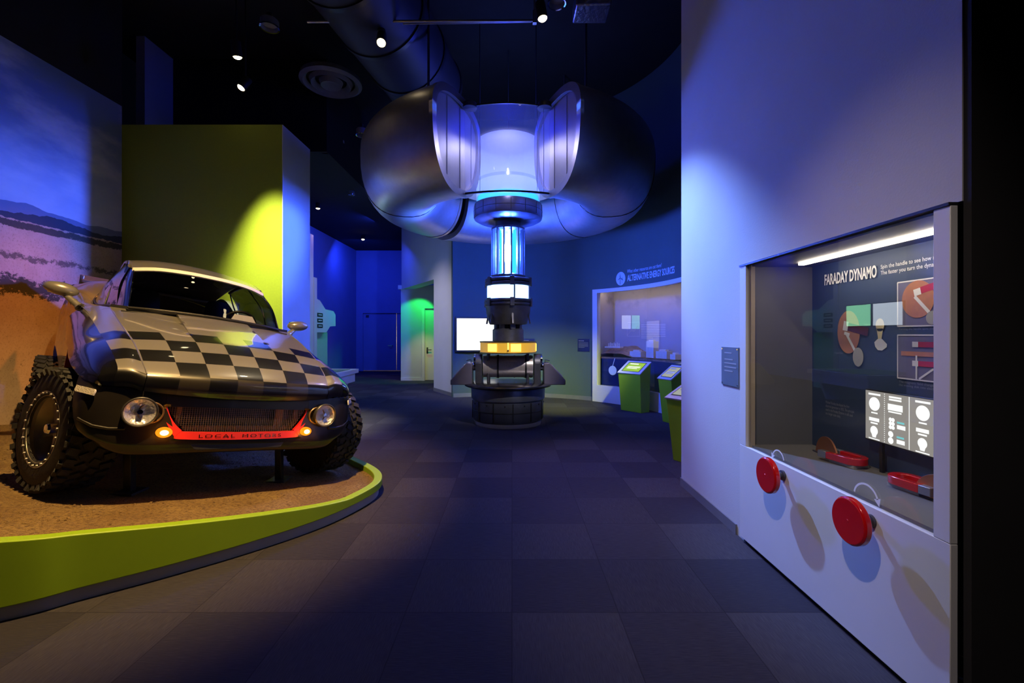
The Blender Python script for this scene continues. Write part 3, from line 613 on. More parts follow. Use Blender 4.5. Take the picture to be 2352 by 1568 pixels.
# headlights and signals
for f in (-1, 1):
    c = Vector((f * .64, -.078, .627)); ax = Vector((f * .10, -1, .05)).normalized(); M = ax.to_track_quat('Z', 'Y').to_matrix()
    hl = cpart(MB().lathe([(.090, -.05), (.098, .0), (.100, .012), (.094, .018), (.088, .010), (.088, -.02)], 40, c, M), 'headlight', DARKM)
    mb = MB(); prof = [(.087, .008), (.078, -.004), (.058, -.016), (.034, -.022), (.0, -.022)]
    mb.lathe(prof, 28, c, M); cpart(mb, 'reflector', mat('faceted_reflector', (.85, .85, .90), .30, .55, bump=1.0, bscale=42), hl, smooth=0)
    mb = MB().lathe([(.0, .010), (.016, .008), (.019, -.01), (.018, -.022)], 16, c, M); cpart(mb, 'bulb_cap', CHROME, hl)
    cpart(MB().lathe([(.0, .024), (.04, .021), (.07, .013), (.086, .004)], 32, c, M), 'lens', pane('lamp_lens', (.95, .95, .97), 1.0, 1.45), hl)
    cpart(MB().lathe([(.088, .010), (.097, .016), (.099, .006)], 40, c, M), 'bezel', mat('bronze_bezel', (.5, .38, .25), .25, 1.0), hl)
    # recess ring towards the grille
    c2 = Vector((f * .578, -.062, .622)); cpart(MB().lathe([(.062, 0), (.068, .006), (.074, 0), (.07, -.02)], 28, c2, M), 'lamp_recess', mat('tan_recess', (.20, .13, .08), .4, .3))
    c3 = Vector((f * .49, -.088, .490)); M3 = Vector((f * .08, -1, 0)).to_track_quat('Z', 'Y').to_matrix() @ Matrix.Diagonal((.048, .036, .02))
    cpart(MB().lathe([(0, 1.0), (.4, .92), (.75, .66), (.95, .3), (1.0, 0), (1, -.8)], 24, c3, M3), 'turn_signal', SIGNAL, label='glowing amber turn signal')
    cpart(MB().lathe([(0, 1.25), (.3, 1.2), (.5, 1.0), (.56, .6)], 24, c3, M3), 'signal_bulb', SIGCORE, car.children[-1] if car.children[-1].name.startswith('turn_signal') else [o_ for o_ in car.children if o_.name.startswith('turn_signal')][-1])
    point('signal glow', O_ + N_ * (f * .49) - B_ * .17 + U_ * (-.135 + .627), 0.9, (1.0, .30, .02), .03).location = O_ + N_ * (f * .49) + B_ * (-.155) + U_ * .49
    # side marker: clear rectangle on the corner
    a_ = Vector((f * .915, .055, .745)); ux = Vector((f * .55, .80, .10)).normalized(); n_ = Vector((f * .8, -.55, .2)).normalized(); uy = n_.cross(ux) * (1 if f < 0 else -1); uy = uy if uy.z > 0 else -uy
    cpart(MB().prism([(-.075, -.02), (.065, -.02), (.075, -.01), (.075, .02), (-.065, .02), (-.075, .01)], a_, ux, uy, .012 * (1 if ux.cross(uy).dot(n_) > 0 else -1)), 'side_marker', mat('clear_reflector', (.75, .70, .66), .25, coat=.6, bump=.6, bscale=150), label='clear side marker')
# glasshouse
wsb = [(-.64, 1.32, 1.405), (-.45, 1.245, 1.415), (-.22, 1.215, 1.422), (0, 1.205, 1.425), (.22, 1.215, 1.422), (.45, 1.245, 1.415), (.64, 1.32, 1.405)]
wst = [(-.595, 1.83, 1.80), (-.42, 1.755, 1.835), (-.2, 1.72, 1.852), (0, 1.71, 1.855), (.2, 1.72, 1.852), (.42, 1.755, 1.835), (.595, 1.83, 1.80)]
wsm = [lerp(a, b, .5) for a, b in zip(wsb, wst)]; wsm = [(x * 1.01, y - .035, z + .02) for x, y, z in wsm]
cpart(MB().grid([wsb, wsm, wst], 6, 8), 'windshield', TINTG)
bb = cr(wsb, 6); cpart(MB().tube([(x, y - .012, z - .008) for x, y, z in bb], .014, 8), 'windshield_seal', BLACKP)
tt = cr([(-.60, 1.86, 1.80)] + wst + [(.60, 1.86, 1.80)], 6)
cpart(MB().strip([(x, y - .016, z + .000) for x, y, z in tt], [(x * .998, y + .012, z + .036) for x, y, z in tt], [(0, .014, -.010)] * len(tt)), 'windshield_trim', mat('pale_trim', (.78, .74, .68), .3, coat=.5, var=.02), label='pale strip along the top of the windshield')
rl = [(.615, 1.86, 1.825), (.60, 2.2, 1.945), (.60, 2.6, 1.975), (.57, 3.0, 1.94), (.54, 3.4, 1.84), (.52, 3.8, 1.72)]
mb = MB(); rows_ = []
for j, (rx, ry, rz) in enumerate(rl):
    yc = [1.735, 2.15, 2.6, 3.0, 3.4, 3.8][j]; zc = [1.89, 2.015, 2.05, 2.01, 1.91, 1.79][j]
    rows_.append([(x * rx, yc + (ry - yc) * x * x, zc + (rz - zc) * (abs(x) ** 2.6)) for x in (-1, -.9, -.7, -.35, 0, .35, .7, .9, 1)])
cpart(mb.grid(rows_, 4, 6), 'roof', SILVER)
cpart(MB().grid([[(x * .52, 3.8 + .02, 1.72 + .07 * (1 - x * x)) for x in (-1, -.5, 0, .5, 1)], [(x * .66, 3.98, 1.6) for x in (-1, -.5, 0, .5, 1)], [(x * .8, 4.02, 1.2) for x in (-1, -.5, 0, .5, 1)], [(x * .8, 3.97, .62) for x in (-1, -.5, 0, .5, 1)]], 4, 5), 'tail_panel', SILVER)
for f in (-1, 1):
    pb = [(.64, 1.32, 1.405), (.675, 1.40, 1.408), (.70, 1.56, 1.412)]; pt = [(.595, 1.83, 1.80), (.608, 1.87, 1.812), (.614, 2.0, 1.845)]
    pm = [(lerp(a, b, .5)[0] + .012, lerp(a, b, .5)[1] - .03, lerp(a, b, .5)[2] + .015) for a, b in zip(pb, pt)]
    cpart(MB().grid([pb, pm, pt], 5, 6, None, f), 'windshield_pillar', GLOSSBK)
    ws_ = cr([wsb[-1], wsm[-1], wst[-1]], 6); cpart(MB().tube([(f * (p[0] + .004), p[1] - .006, p[2] + .002) for p in ws_], .006, 6), 'pillar_trim', CHROME)
    sb = [(.70, 1.56, 1.412), (.745, 2.0, 1.43), (.765, 2.4, 1.45), (.765, 2.75, 1.50), (.74, 3.05, 1.57)]
    st_ = [(.614, 2.0, 1.865), (.60, 2.2, 1.93), (.60, 2.5, 1.955), (.585, 2.8, 1.945), (.57, 3.05, 1.905)]
    sm_ = [(lerp(a, b, .5)[0] + .03, lerp(a, b, .5)[1], lerp(a, b, .5)[2]) for a, b in zip(sb, st_)]
    cpart(MB().grid([sb, sm_, st_], 5, 6, None, f), 'side_window', SIDEG)
    cpart(MB().tube([(f * p[0] + f * .004, p[1], p[2]) for p in cr(sb + [(.655, 3.08, 1.72)] + st_[::-1][:1], 4)], .009, 6).tube([(f * (p[0] + .004), p[1], p[2]) for p in cr([sb[1], (.70, 2.12, 1.66), st_[2]], 5)], .007, 6), 'window_seal', BLACKP)
    cpart(MB().tube([(f * p[0], p[1], p[2]) for p in cr(st_, 4)], .02, 8), 'roof_rail', SILVER)
    # shoulder between glass and flank, rising to the rear haunch
    s_in = [(.76, 1.36, 1.385), (.715, 1.6, 1.40), (.755, 2.0, 1.418), (.775, 2.4, 1.44), (.775, 2.75, 1.49), (.74, 3.07, 1.57), (.58, 3.3, 1.83), (.53, 3.75, 1.76), (.60, 3.98, 1.70)]
    s_out = [(.875, 1.3, 1.28), (.92, 1.70, 1.365), (.93, 2.1, 1.395), (.95, 2.5, 1.46), (.97, 2.9, 1.56), (.96, 3.3, 1.66), (.93, 3.5, 1.70), (.90, 3.7, 1.74), (.82, 3.98, 1.74)]
    s_mid = [(lerp(a, b, .5)[0] + .01, lerp(a, b, .5)[1], lerp(a, b, .5)[2] + (.02 if i > 1 else .004)) for i, (a, b) in enumerate(zip(s_in, s_out))]
    cpart(MB().grid([s_in, s_mid, s_out], 5, 5, None, f), 'shoulder', SILVER)
    # mirror on its stalk
    mc = Vector((f * 1.07, 1.88, 1.515)); sx = Vector((f * .93, 1.80, 1.37))
    e_ = [(math.cos(a) * 1.0, math.sin(a)) for a in [math.pi * i / 12 - math.pi / 2 for i in range(13)]]
    Ms = Matrix.Rotation(R(-8 * f), 3, 'Y') @ Matrix.Diagonal((.125, .075, .062))
    mi = cpart(MB().lathe([(c_, s_) for c_, s_ in e_], 28, mc, Ms), 'mirror', SILVER)
    cpart(MB().box(mc + Vector((0, .066, 0)), (.17, .02, .085)), 'mirror_glass', CHROME, mi, bevel=.008)
    a_, b_ = sx, mc + Vector((-f * .03, 0, -.045))
    cpart(MB().cyl(a_, b_, .030, .024, 20).cyl(a_ + (b_ - a_) * .38, a_ + (b_ - a_) * .42, .031, .031, 20).cyl(a_, a_ + (b_ - a_) * .1, .04, .033, 20), 'mirror_stalk', SILVER, mi)
cpart(MB().prism([(-.05, .0), (.30, .09), (.32, .05), (-.05, -.04)], (-.86, 3.62, 1.80), (0, 1, 0), (0, 0, 1), 1.72).box((-.86, 3.8, 1.79), (.04, .36, .14)).box((.86, 3.8, 1.79), (.04, .36, .14)), 'spoiler', SILVER, bevel=.01)
# inside and underneath
cpart(MB().span((-.62, .25, .40), (.62, 3.8, .52)).span((-.60, .12, .45), (.60, 1.0, .72)).span((-.70, 1.2, .5), (.70, 1.22, 1.36)).span((-.80, 3.80, .6), (.80, 3.84, 1.5)).span((-.88, 1.22, .47), (-.84, 2.5, 1.2)).span((.84, 1.22, .47), (.88, 2.5, 1.2)), 'underbody', BLACKP)
cpart(MB().grid([[(x, y, z) for x in (-.66, -.3, 0, .3, .66)] for y, z in ((1.24, 1.375), (1.45, 1.40), (1.65, 1.37), (1.72, 1.25), (1.72, 1.0))], 4, 4), 'dashboard', BLACKP)
cpart(MB().prism([(-.13, 0), (.13, 0), (.085, .085), (-.085, .085)], (.31, 1.40, 1.405), (1, 0, 0), (0, .4, 1), .03), 'dash_placard', mat('white_card', (.75, .75, .70), .6, var=.02), label='white placard on the dash')
Msw = Matrix.Rotation(R(-62), 3, 'X'); swc = Vector((.36, 1.72, 1.40))
sw = MB(); 
ring = [swc + Msw @ Vector((.175 * math.cos(a), .175 * math.sin(a), 0)) for a in [2 * math.pi * i / 36 for i in range(37)]]
sw.tube(ring, .015, 8); sw.cyl(swc - Msw @ Vector((0, 0, .02)), swc + Msw @ Vector((0, 0, .02)), .05, .05, 16)
for a in (0, 120, 240): sw.tube([swc, swc + Msw @ Vector((.17 * math.cos(R(a + 90)), .17 * math.sin(R(a + 90)), 0))], .012, 6)
cpart(sw, 'steering_wheel', BLACKP)
for f in (-1, 1):
    rs = [[(f * .36 + x * w_, y - .06 * (1 - x * x) + .05, z) for x in (-1, -.6, 0, .6, 1)] for w_, y, z in ((.24, 1.95, .86), (.25, 2.25, .86), (.24, 2.42, .95), (.23, 2.50, 1.2), (.22, 2.55, 1.42), (.15, 2.57, 1.50), (.13, 2.58, 1.66), (.09, 2.60, 1.72))]
    se = cpart(MB().grid(rs, 4, 4), 'seat', mat('dark_seat_fabric', (.03, .03, .035), .8, var=.15))
    cpart(MB().tube([(f * .36 - .09, 2.47, 1.40), (f * .36 - .07, 2.42, 1.2), (f * .36 - .05, 2.36, 1.0)], .026, 6).tube([(f * .36 + .09, 2.47, 1.40), (f * .36 + .07, 2.42, 1.2), (f * .36 + .05, 2.36, 1.0)], .026, 6), 'harness', mat('blue_harness', (.12, .2, .7), .7, var=.05), se, label='blue seat harness')
# wheels
def make_wheel(f):
    Mx = Matrix(((0, 0, f), (f, 0, 0), (0, 1, 0)))      # local z -> outward
    t = MB(); Rw, Wd = .43, .145
    prof = [(.215, -Wd * .86), (.235, -Wd * .98), (.30, -Wd * 1.02), (.36, -Wd), (.400, -Wd * .90), (.412, -Wd * .72), (.414, 0), (.412, Wd * .72), (.400, Wd * .90), (.36, Wd), (.30, Wd * 1.02), (.235, Wd * .98), (.215, Wd * .86)]
    t.lathe(prof, 72, (0, 0, 0), Mx)
    n = 34
    for i in range(n):
        a = 2 * math.pi * i / n
        for k, (ox, ww, ln, da, sk) in enumerate(((-.105, .062, .046, 0, 18), (-.036, .052, .042, .5, -26), (.036, .052, .042, .15, 26), (.105, .062, .046, .65, -18))):
            b = a + da * 2 * math.pi / n
            Mr = Matrix.Rotation(b, 3, 'Z') @ Matrix(((0, 0, 1), (1, 0, 0), (0, 1, 0)))     # box x->tangent, y->axis, z->radial
            t.box(Mx @ (Matrix.Rotation(b, 3, 'Z') @ Vector((.419, 0, ox))), (ln, ww, .022), Mx @ Mr @ Matrix.Rotation(R(sk), 3, 'Z'))
        for s in (-1, 1):
            b = a + (.3 if s > 0 else 0) * 2 * math.pi / n
            Mr = Matrix.Rotation(b, 3, 'Z') @ Matrix(((0, 0, 1), (1, 0, 0), (0, 1, 0)))
            t.box(Mx @ (Matrix.Rotation(b, 3, 'Z') @ Vector((.392, 0, s * .138))), (.038, .022, .055 if i % 2 else .035), Mx @ Mr @ Matrix.Rotation(R(-22 * s), 3, 'X'))
    tire = t.build('tire', RUBBER, car, smooth=30, local=True)
    rim = MB().lathe([(.216, .05), (.228, .138), (.262, .146), (.268, .138), (.238, .118), (.222, .10), (.205, .03), (.19, .0), (.15, -.015), (.10, .03), (.075, .055), (.06, .058), (.0, .058)], 60, (0, 0, 0), Mx)
    for k in range(5):
        a = 2 * math.pi * k / 5; Mr = Mx @ Matrix.Rotation(a, 3, 'Z'); rim.box(Mr @ Vector((.14, 0, .035)), (.14, .07, .04), Mr)
    rim = rim.build('rim', mat('dark_alloy', (.34, .31, .27), .45, .6, var=.12, scale=10), tire, smooth=35, local=True)
    bolt = None
    for k in range(26):
        a = 2 * math.pi * k / 26; p = Mx @ Vector((.248 * math.cos(a), .248 * math.sin(a), .148))
        if bolt is None: bolt = MB().cyl(Mx @ Vector((0, 0, -.006)), Mx @ Vector((0, 0, .006)), .008, .007, 8).build('bolt', STEEL, tire, local=True, origin=(0, 0, 0)); bb = bolt
        else: bb = bolt.copy(); C.objects.link(bb); bb.parent = tire
        bb.location = p
    MB().cyl(Mx @ Vector((0, 0, .05)), Mx @ Vector((0, 0, .105)), .042, .038, 20).lathe([(.038, .105), (.03, .118), (0, .122)], 20, (0, 0, 0), Mx).build('hub_cap', CHROME, tire, local=True)
    return tire
for f in (-1, 1):
    a = make_wheel(f); a.location = (f * .93, .58, .43); a.rotation_euler = (R(20 if f < 0 else 50), 0, R(17))
    b = a.copy(); C.objects.link(b); b.location = (f * .96, 3.25, .43); b.rotation_euler = (0, 0, 0)
    for ch in [k_ for k_ in a.children if not k_.name.startswith('bolt')]:
        c = ch.copy(); C.objects.link(c); c.parent = b
cpart(MB().cyl((-.8, .58, .43), (.8, .58, .43), .045, .045, 12), 'axle', DARKM)
cpart(MB().cyl((-.85, 3.25, .43), (.85, 3.25, .43), .055, .055, 12), 'axle', DARKM)
# support posts standing on the gravel below the nose
for px_, x, y, lab in ((0, -.55, .33, 'dark square support post under the car nose, nearer the lime wall side'), (1, .50, .33, 'dark square support post under the car nose, beside the turned wheel nearest the aisle')):
    b0 = O_ + N_ * x + B_ * y
    g0 = ground(b0.x, b0.y) + .008; t0 = (O_ + N_ * x + B_ * y + U_ * .395).z
    p = thing('support_post', 'dark square post holding up the car nose, %s' % ('behind the wheel by the mural' if x < 0 else 'behind the wheel nearest the aisle'), 'post', (b0.x, b0.y, g0), 'posts under the car')
    MB().box((b0.x, b0.y, (g0 + t0) / 2), (.055, .055, t0 - g0 - .02)).build('post', BLACKP, p, bevel=.004)
    MB().box((b0.x, b0.y, g0 + .008), (.16, .16, .016)).build('foot_plate', DARKM, p)
    MB().box((b0.x, b0.y, t0 - .012), (.12, .12, .02)).build('cradle', DARKM, p)

# ------------------------------------------------------------------ the generator: suspended ring and column
GREYPL = mat('grey_joint', (.25, .25, .3), .5)
def frost(name, k, col=(.8, .82, .9)):
    m = pane(name, (.95, .96, .98), 1.0, 1.45); nt = m.node_tree; out = [n for n in nt.nodes if n.type == 'OUTPUT_MATERIAL'][0]; src = out.inputs[0].links[0].from_socket
    d = nt.nodes.new('ShaderNodeBsdfDiffuse'); d.inputs[0].default_value = (*col, 1); t = nt.nodes.new('ShaderNodeBsdfTranslucent'); t.inputs[0].default_value = (*col, 1)
    a = nt.nodes.new('ShaderNodeMixShader'); lnk(nt, d.outputs[0], a.inputs[1]); lnk(nt, t.outputs[0], a.inputs[2])
    b = nt.nodes.new('ShaderNodeMixShader'); b.inputs[0].default_value = k; lnk(nt, src, b.inputs[1]); lnk(nt, a.outputs[0], b.inputs[2]); lnk(nt, b.outputs[0], out.inputs[0]); return m
tor = thing('generator_ring', 'huge brushed steel ring shell with an open front hanging round the glowing column', 'sculpture', (GX, GY, 5.2))
r0, hw, z0 = 1.735, .665, 4.32
def tprof(d=0.0, n=40):
    out = []
    for i in range(n):
        a = 2 * math.pi * i / n; c, s = math.cos(a), math.sin(a); e = 2 / 2.5
        out.append((r0 + math.copysign(abs(c) ** e, c) * (hw - d), z0 + math.copysign(abs(s) ** e, s) * ((.44 if s > 0 else .92) - d)))
    return out
A0, A1 = R(22), R(338)
GC = (GX, GY, 0)
G0, G1 = R(224), R(232)
for a_, b_, n__ in ((A0, G0, 100), (G1, A1, 54)):
    MB().lathe(tprof(), n__, GC, None, a_, b_, True).build('shell', STEEL, tor, smooth=40)
    MB().lathe(tprof(.05), n__, GC, None, a_, b_, True).build('inner_lining', LINING, tor, smooth=40)
BRONZE = mat('bronze_edge', (.45, .36, .30), .35, .8, var=.05)
for sgn, ang, m_ in ((1, A0, STEEL), (-1, G0, STEEL), (1, G1, BRONZE), (-1, A1, STEEL)):
    P, Q = tprof(-.012, 64), tprof(.085, 64); M = Matrix.Rotation(ang, 3, 'Z'); t = M @ Vector((1, 0, 0)) * .05 * sgn
    f3 = lambda r, z: M @ Vector((0, -r, z)) + Vector(GC)
    a = [f3(*p) for p in P] + [f3(*P[0])]; b = [f3(*p) for p in Q] + [f3(*Q[0])]
    MB().strip(a, b, [t] * len(a)).build('end_frame', m_, tor, smooth=40)
for ang in (R(222), R(234)):
    M = Matrix.Rotation(ang, 3, 'Z'); MB().add([M @ Vector((0, -r, z)) + Vector(GC) for r, z in tprof(.052, 48)], [tuple(range(48))]).build('gap_dark_plate', BLACKP, tor)  # black plates added so the gap looks dark inside
for ang in (75, 128, 180, 285):
    P = tprof(-.003, 48); M = Matrix.Rotation(R(ang), 3, 'Z'); pts = [M @ Vector((0, -r, z)) + Vector(GC) for r, z in P]
    MB().tube(pts + [pts[0]], .007, 5).build('seam', BLACKP, tor)
# rounded bracket frame on the far inner edge of the ring
M = Matrix.Rotation(R(148), 3, 'Z')
# clear curved panel across the opening
pa0, pa1, pr = R(-22.5), R(22.5), 1.55
MB().lathe([(pr, 3.46), (pr, 4.67)], 30, GC, None, pa0, pa1).build('clear_panel', frost('hazy_acrylic', .16), tor, smooth=60)
for sgn, ang in ((1, A0 + .035), (-1, A1 - .035)):
    M = Matrix.Rotation(ang, 3, 'Z'); bk_ = MB().add([M @ Vector((0, -r, z)) + Vector(GC) for r, z in tprof(.07, 64)], [tuple(range(64))]).build('end_plate', LINING, tor, smooth=0)
    mb = MB()
    for r_ in (1.30, 1.62, 1.95):
        h_ = .80 * (1 - abs((r_ - r0) / hw) ** 2.5) ** .4
        mb.tube([M @ Vector((-.006 * sgn, -r_, 4.32 - h_)) + Vector(GC), M @ Vector((-.006 * sgn, -r_, 4.32 + h_ * .42)) + Vector(GC)], .004, 5)
    mb.build('plate_joint', GREYPL, bk_)
MB().lathe([(pr - .012, 3.45), (pr + .012, 3.45), (pr + .012, 3.475), (pr - .012, 3.475)], 30, GC, None, pa0, pa1, True).build('panel_rail', BLACKP, tor)
MB().lathe([(pr - .01, 4.66), (pr + .01, 4.66), (pr + .01, 4.675), (pr - .01, 4.675)], 30, GC, None, pa0, pa1, True).build('panel_rail', BLACKP, tor)
for a in (-14, 15.5, 19): 
    q = Matrix.Rotation(R(a), 3, 'Z') @ Vector((0, -pr - .002, 0)) + Vector(GC); MB().cyl(q + Vector((0, 0, 3.47)), q + Vector((0, 0, 4.66)), .003, .003, 6).build('panel_seam', LINING, tor)
for a in (-19.5, 19.5):
    M = Matrix.Rotation(R(a), 3, 'Z'); q = M @ Vector((0, -pr, 4.68)) + Vector(GC)
    MB().lathe([(0, .06), (.06, .052), (.09, .03), (.10, 0), (.10, -.04), (0, -.04)], 20, q, None).box(q + Vector((0, .12, .05)), (.05, .24, .05), M).build('bracket', DARKM, tor)
for a in (40, 140, 220, 320):
    q = Matrix.Rotation(R(a), 3, 'Z') @ Vector((0, -r0, 0)) + Vector(GC); MB().cyl(q + Vector((0, 0, 4.74)), q + Vector((0, 0, CEIL)), .018, .018, 10).build('hanger', DARKM, tor)

col = thing('generator_column', 'tall glowing blue generator column with amber ring on a round dark base', 'sculpture', (GX, GY, 0))
def lat(name, prof, m, n=56, par=None, smooth=35, **k): return MB().lathe(prof, n, GC).build(name, m, par or col, smooth=smooth, **k)
base = lat('base', [(0, .02), (.555, .02), (.60, .10), (.605, .40), (.60, .405), (.60, .425), (.625, .43), (.63, .60), (.62, .62), (0, .62)], mat('dark_base_panels', (.10, .11, .13), .35, .5, var=.2, scale=5))
lat('chrome_ring', [(.50, 0), (.575, .0), (.58, .012), (.58, .088), (.57, .10), (.50, .10)], mat('mirror_band', (.6, .6, .65), .2, .6, bump=.25, bscale=7), par=base)
mb = MB()
for k in range(12):
    M = Matrix.Rotation(R(k * 30 + 8), 3, 'Z'); mb.box(M @ Vector((0, -.606, .25)) + Vector(GC), (.016, .012, .30), M)
    M2 = Matrix.Rotation(R(k * 30 + 26), 3, 'Z'); mb.box(M2 @ Vector((0, -.608, .36)) + Vector(GC), (.02, .01, .02), M2)
mb.lathe([(.604, .24), (.61, .245), (.604, .25)], 56, GC); mb.build('panel_joints', BLACKP, base)
lat('table', [(0, .60), (.60, .60), (.73, .635), (.745, .65), (.745, .665), (.73, .675), (.45, .70), (0, .70)], mat('dark_polished_table', (.10, .10, .11), .25, .9, var=.1, scale=6), 8 * 7)
# horizontal coil drum between end plates
zc = .955
drum = MB().cyl((GX - .42, GY, zc), (GX + .42, GY, zc), .185, .185, 48)
for x in (-.34, -.20, .10, .27, .38): drum.cyl((GX + x, GY, zc), (GX + x + .02, GY, zc), .193, .193, 48)
drum = drum.build('coil_drum', mat('polished_drum', (.62, .56, .52), .28, .6, var=.1, scale=30), col)
for x in (-.17, .30): MB().cyl((GX + x - .015, GY, zc), (GX + x + .015, GY, zc), .20, .20, 40).build('drum_band', BLACKP, drum)
for s in (-1, 1):
    MB().box((GX + s * .49, GY, .84), (.11, .42, .38)).cyl((GX + s * .44, GY, 1.0), (GX + s * .55, GY, 1.0), .17, .17, 36).build('end_block', DARKM, col, bevel=.01)
    MB().cyl((GX + s * .55, GY, zc), (GX + s * .62, GY, zc), .07, .07, 24).cyl((GX + s * .55, GY - .0, 1.06), (GX + s * .58, GY, 1.06), .11, .11, 24).build('shaft_cap', CHROME, col)
    # control console on each side
    o = Vector((GX + s * .60, GY - .05, 0)); mb = MB()
    mb.prism([(0, .66), (.0, 1.02), (.09, 1.03), (.36, .74), (.36, .66)], o + Vector((0, -.16, 0)), (s, 0, 0), (0, 0, 1), .34 * (-s))
    con = mb.build('console', mat('grey_console', (.22, .20, .24), .4, .4, var=.05), col, bevel=.012)
    ux = Vector((s * .27, 0, -.29)).normalized(); nn = Vector((s * .29, 0, .27)).normalized()
    MB().box(o + Vector((s * .225, .01, .895)) , (.01, .01, .01)).build('screw', CHROME, con)
    M = Matrix((ux, Vector((0, 1, 0)), nn)).transposed()
    MB().box(o + Vector((s * .225, .01, .893)), (.27, .26, .012), M).build('console_face', mat('console_face_lit_tone', (.40, .40, .5), .3, var=.05), con)  # paler than the console body, its lit look is held in the colour
    MB().tube([o + Vector((s * .02, -.1, 1.02)), o + Vector((s * .02, -.1, 1.08)), o + Vector((s * .10, -.1, 1.06))], .008, 6).build('lever', CHROME, con)
for a in (68, 112, 248, 292):
    q = Matrix.Rotation(R(a), 3, 'Z') @ Vector((0, -.36, 0)) + Vector(GC); MB().cyl(q + Vector((0, 0, .68)), q + Vector((0, 0, 1.20)), .022, .022, 12).build('rod', DARKM, col)
# amber ring
for a0, a1, in ((R(-88), R(-2)), (R(2), R(88)), (R(92), R(178)), (R(182), R(268))):
    MB().lathe([(.465, 1.205), (.475, 1.205), (.475, 1.365), (.465, 1.365)], 24, GC, None, a0, a1, True).build('amber_panel', AMBER, col, smooth=60)
for k, a in enumerate((-32, 16, 90, 180, 250)):
    q = Matrix.Rotation(R(a), 3, 'Z') @ Vector((0, -.478, 1.285)) + Vector(GC); M = Matrix.Rotation(R(a), 3, 'Z')
    MB().box(q, (.17, .006, .125), M).build('amber_lamp', AMBERL, col)
MB().lathe([(.46, 1.365), (.485, 1.365), (.485, 1.385), (.46, 1.385)], 56, GC, closed=True).lathe([(.46, 1.188), (.485, 1.188), (.485, 1.205), (.46, 1.205)], 56, GC, closed=True).lathe([(0, 1.19), (.46, 1.19)], 40, GC).lathe([(0, 1.38), (.46, 1.38)], 40, GC).build('ring_frame', mat('brass_frame', (.35, .25, .1), .35, .9), col)
lat('neck_drum', [(.24, 1.38), (.265, 1.39), (.265, 1.58), (.24, 1.60), (.15, 1.60), (.15, 1.68)], DARKM)
mb = MB()
for a in range(0, 360, 45):
    M = Matrix.Rotation(R(a + 20), 3, 'Z'); mb.box(M @ Vector((0, -.19, 1.635)) + Vector(GC), (.10, .10, .09), M)
mb.build('neck_block', DARKM, col, bevel=.008)
lat('cup', [(.0, 1.67), (.31, 1.67), (.325, 1.69), (.37, 1.86), (.385, 1.98), (.0, 1.98)], DARKM)
mb = MB()
for a in range(0, 360, 60):
    M = Matrix.Rotation(R(a + 12), 3, 'Z'); mb.box(M @ Vector((0, -.362, 1.83)) + Vector(GC), (.03, .02, .30), M @ Matrix.Rotation(R(-11), 3, 'X'))
mb.build('cup_rib', DARKM, col)
def collar(name, r, za, zb):
    mb = MB().lathe([(.1, za), (r - .015, za), (r, za + .02), (r, za + (zb - za) * .4), (r - .02, za + (zb - za) * .5), (r, za + (zb - za) * .6), (r, zb - .02), (r - .015, zb), (.1, zb)], 56, GC)
    for a in range(0, 360, 60):
        M = Matrix.Rotation(R(a + 10), 3, 'Z'); mb.box(M @ Vector((0, -r - .005, (za + zb) / 2)) + Vector(GC), (.07, .035, zb - za + .02), M)
    return mb.build(name, DARKM, col, bevel=.004)
collar('collar', .405, 1.98, 2.10); collar('collar', .395, 2.32, 2.45)
lat('light_ring', [(.355, 2.10), (.36, 2.11), (.36, 2.31), (.355, 2.32)], RINGE)
mb = MB()
for a in (-80, 17, 75, 130, 190, 250):
    M = Matrix.Rotation(R(a), 3, 'Z'); mb.box(M @ Vector((0, -.366, 2.21)) + Vector(GC), (.022, .02, .22), M)
mb.build('ring_post', DARKM, col)
# ribbed tube section
lat('tube_cap', [(0, 2.45), (.30, 2.45), (.30, 2.50), (.27, 2.52), (0, 2.52)], DARKM); lat('tube_cap', [(0, 3.26), (.25, 3.26), (.285, 3.28), (.285, 3.31), (.22, 3.33), (.215, 3.43), (0, 3.43)], DARKM)
RIBM = mat('blue_grey_rib', (.20, .22, .30), .4, .5, var=.05)
for k in range(14):
    M = Matrix.Rotation(R(k * 360 / 14 + 12), 3, 'Z'); MB().box(M @ Vector((0, -.262, 2.89)) + Vector(GC), (.022, .06, .78), M).build('rib', RIBM, col, bevel=.004)
for k in range(10):
    a = R(k * 36 + 9); x, y = GX + .165 * math.sin(a), GY - .165 * math.cos(a)
    MB().cyl((x, y, 2.52), (x, y, 3.26), .030, .030, 16).build('glowing_tube', TUBEW if k in (0, 9, 5, 3) else TUBEC, col)
# tank collar, glowing floor and clear cylinder
lat('tank_collar', [(.0, 3.42), (.50, 3.42), (.575, 3.46), (.585, 3.50), (.585, 3.66), (.575, 3.70), (.54, 3.70), (.54, 3.68), (0, 3.68)], mat('violet_grey_collar', (.10, .10, .14), .35, .6, var=.1))
mb = MB()
for a in range(0, 360, 24):
    M = Matrix.Rotation(R(a + 5), 3, 'Z'); mb.box(M @ Vector((0, -.586, 3.58)) + Vector(GC), (.01, .006, .19), M)
mb.lathe([(.585, 3.575), (.588, 3.58), (.585, 3.585)], 60, GC); mb.build('collar_joint', BLACKP, col)
lat('tank_floor_light', [(.0, 3.70), (.50, 3.70), (.515, 3.71), (.515, 3.83), (.50, 3.84), (.0, 3.86)], CYANE)
lat('clear_tank', [(.54, 3.70), (.54, 4.76)], frost('hazy_tank', .45), 64)
lat('tank_rim', [(.525, 4.76), (.55, 4.76), (.55, 4.78), (.525, 4.78), (.525, 4.76)], DARKM)
lat('tank_band', [(.541, 4.05), (.541, 4.10)], pane('frosted_band', (.75, .78, .85), 1.0, 1.5, .2), 64)
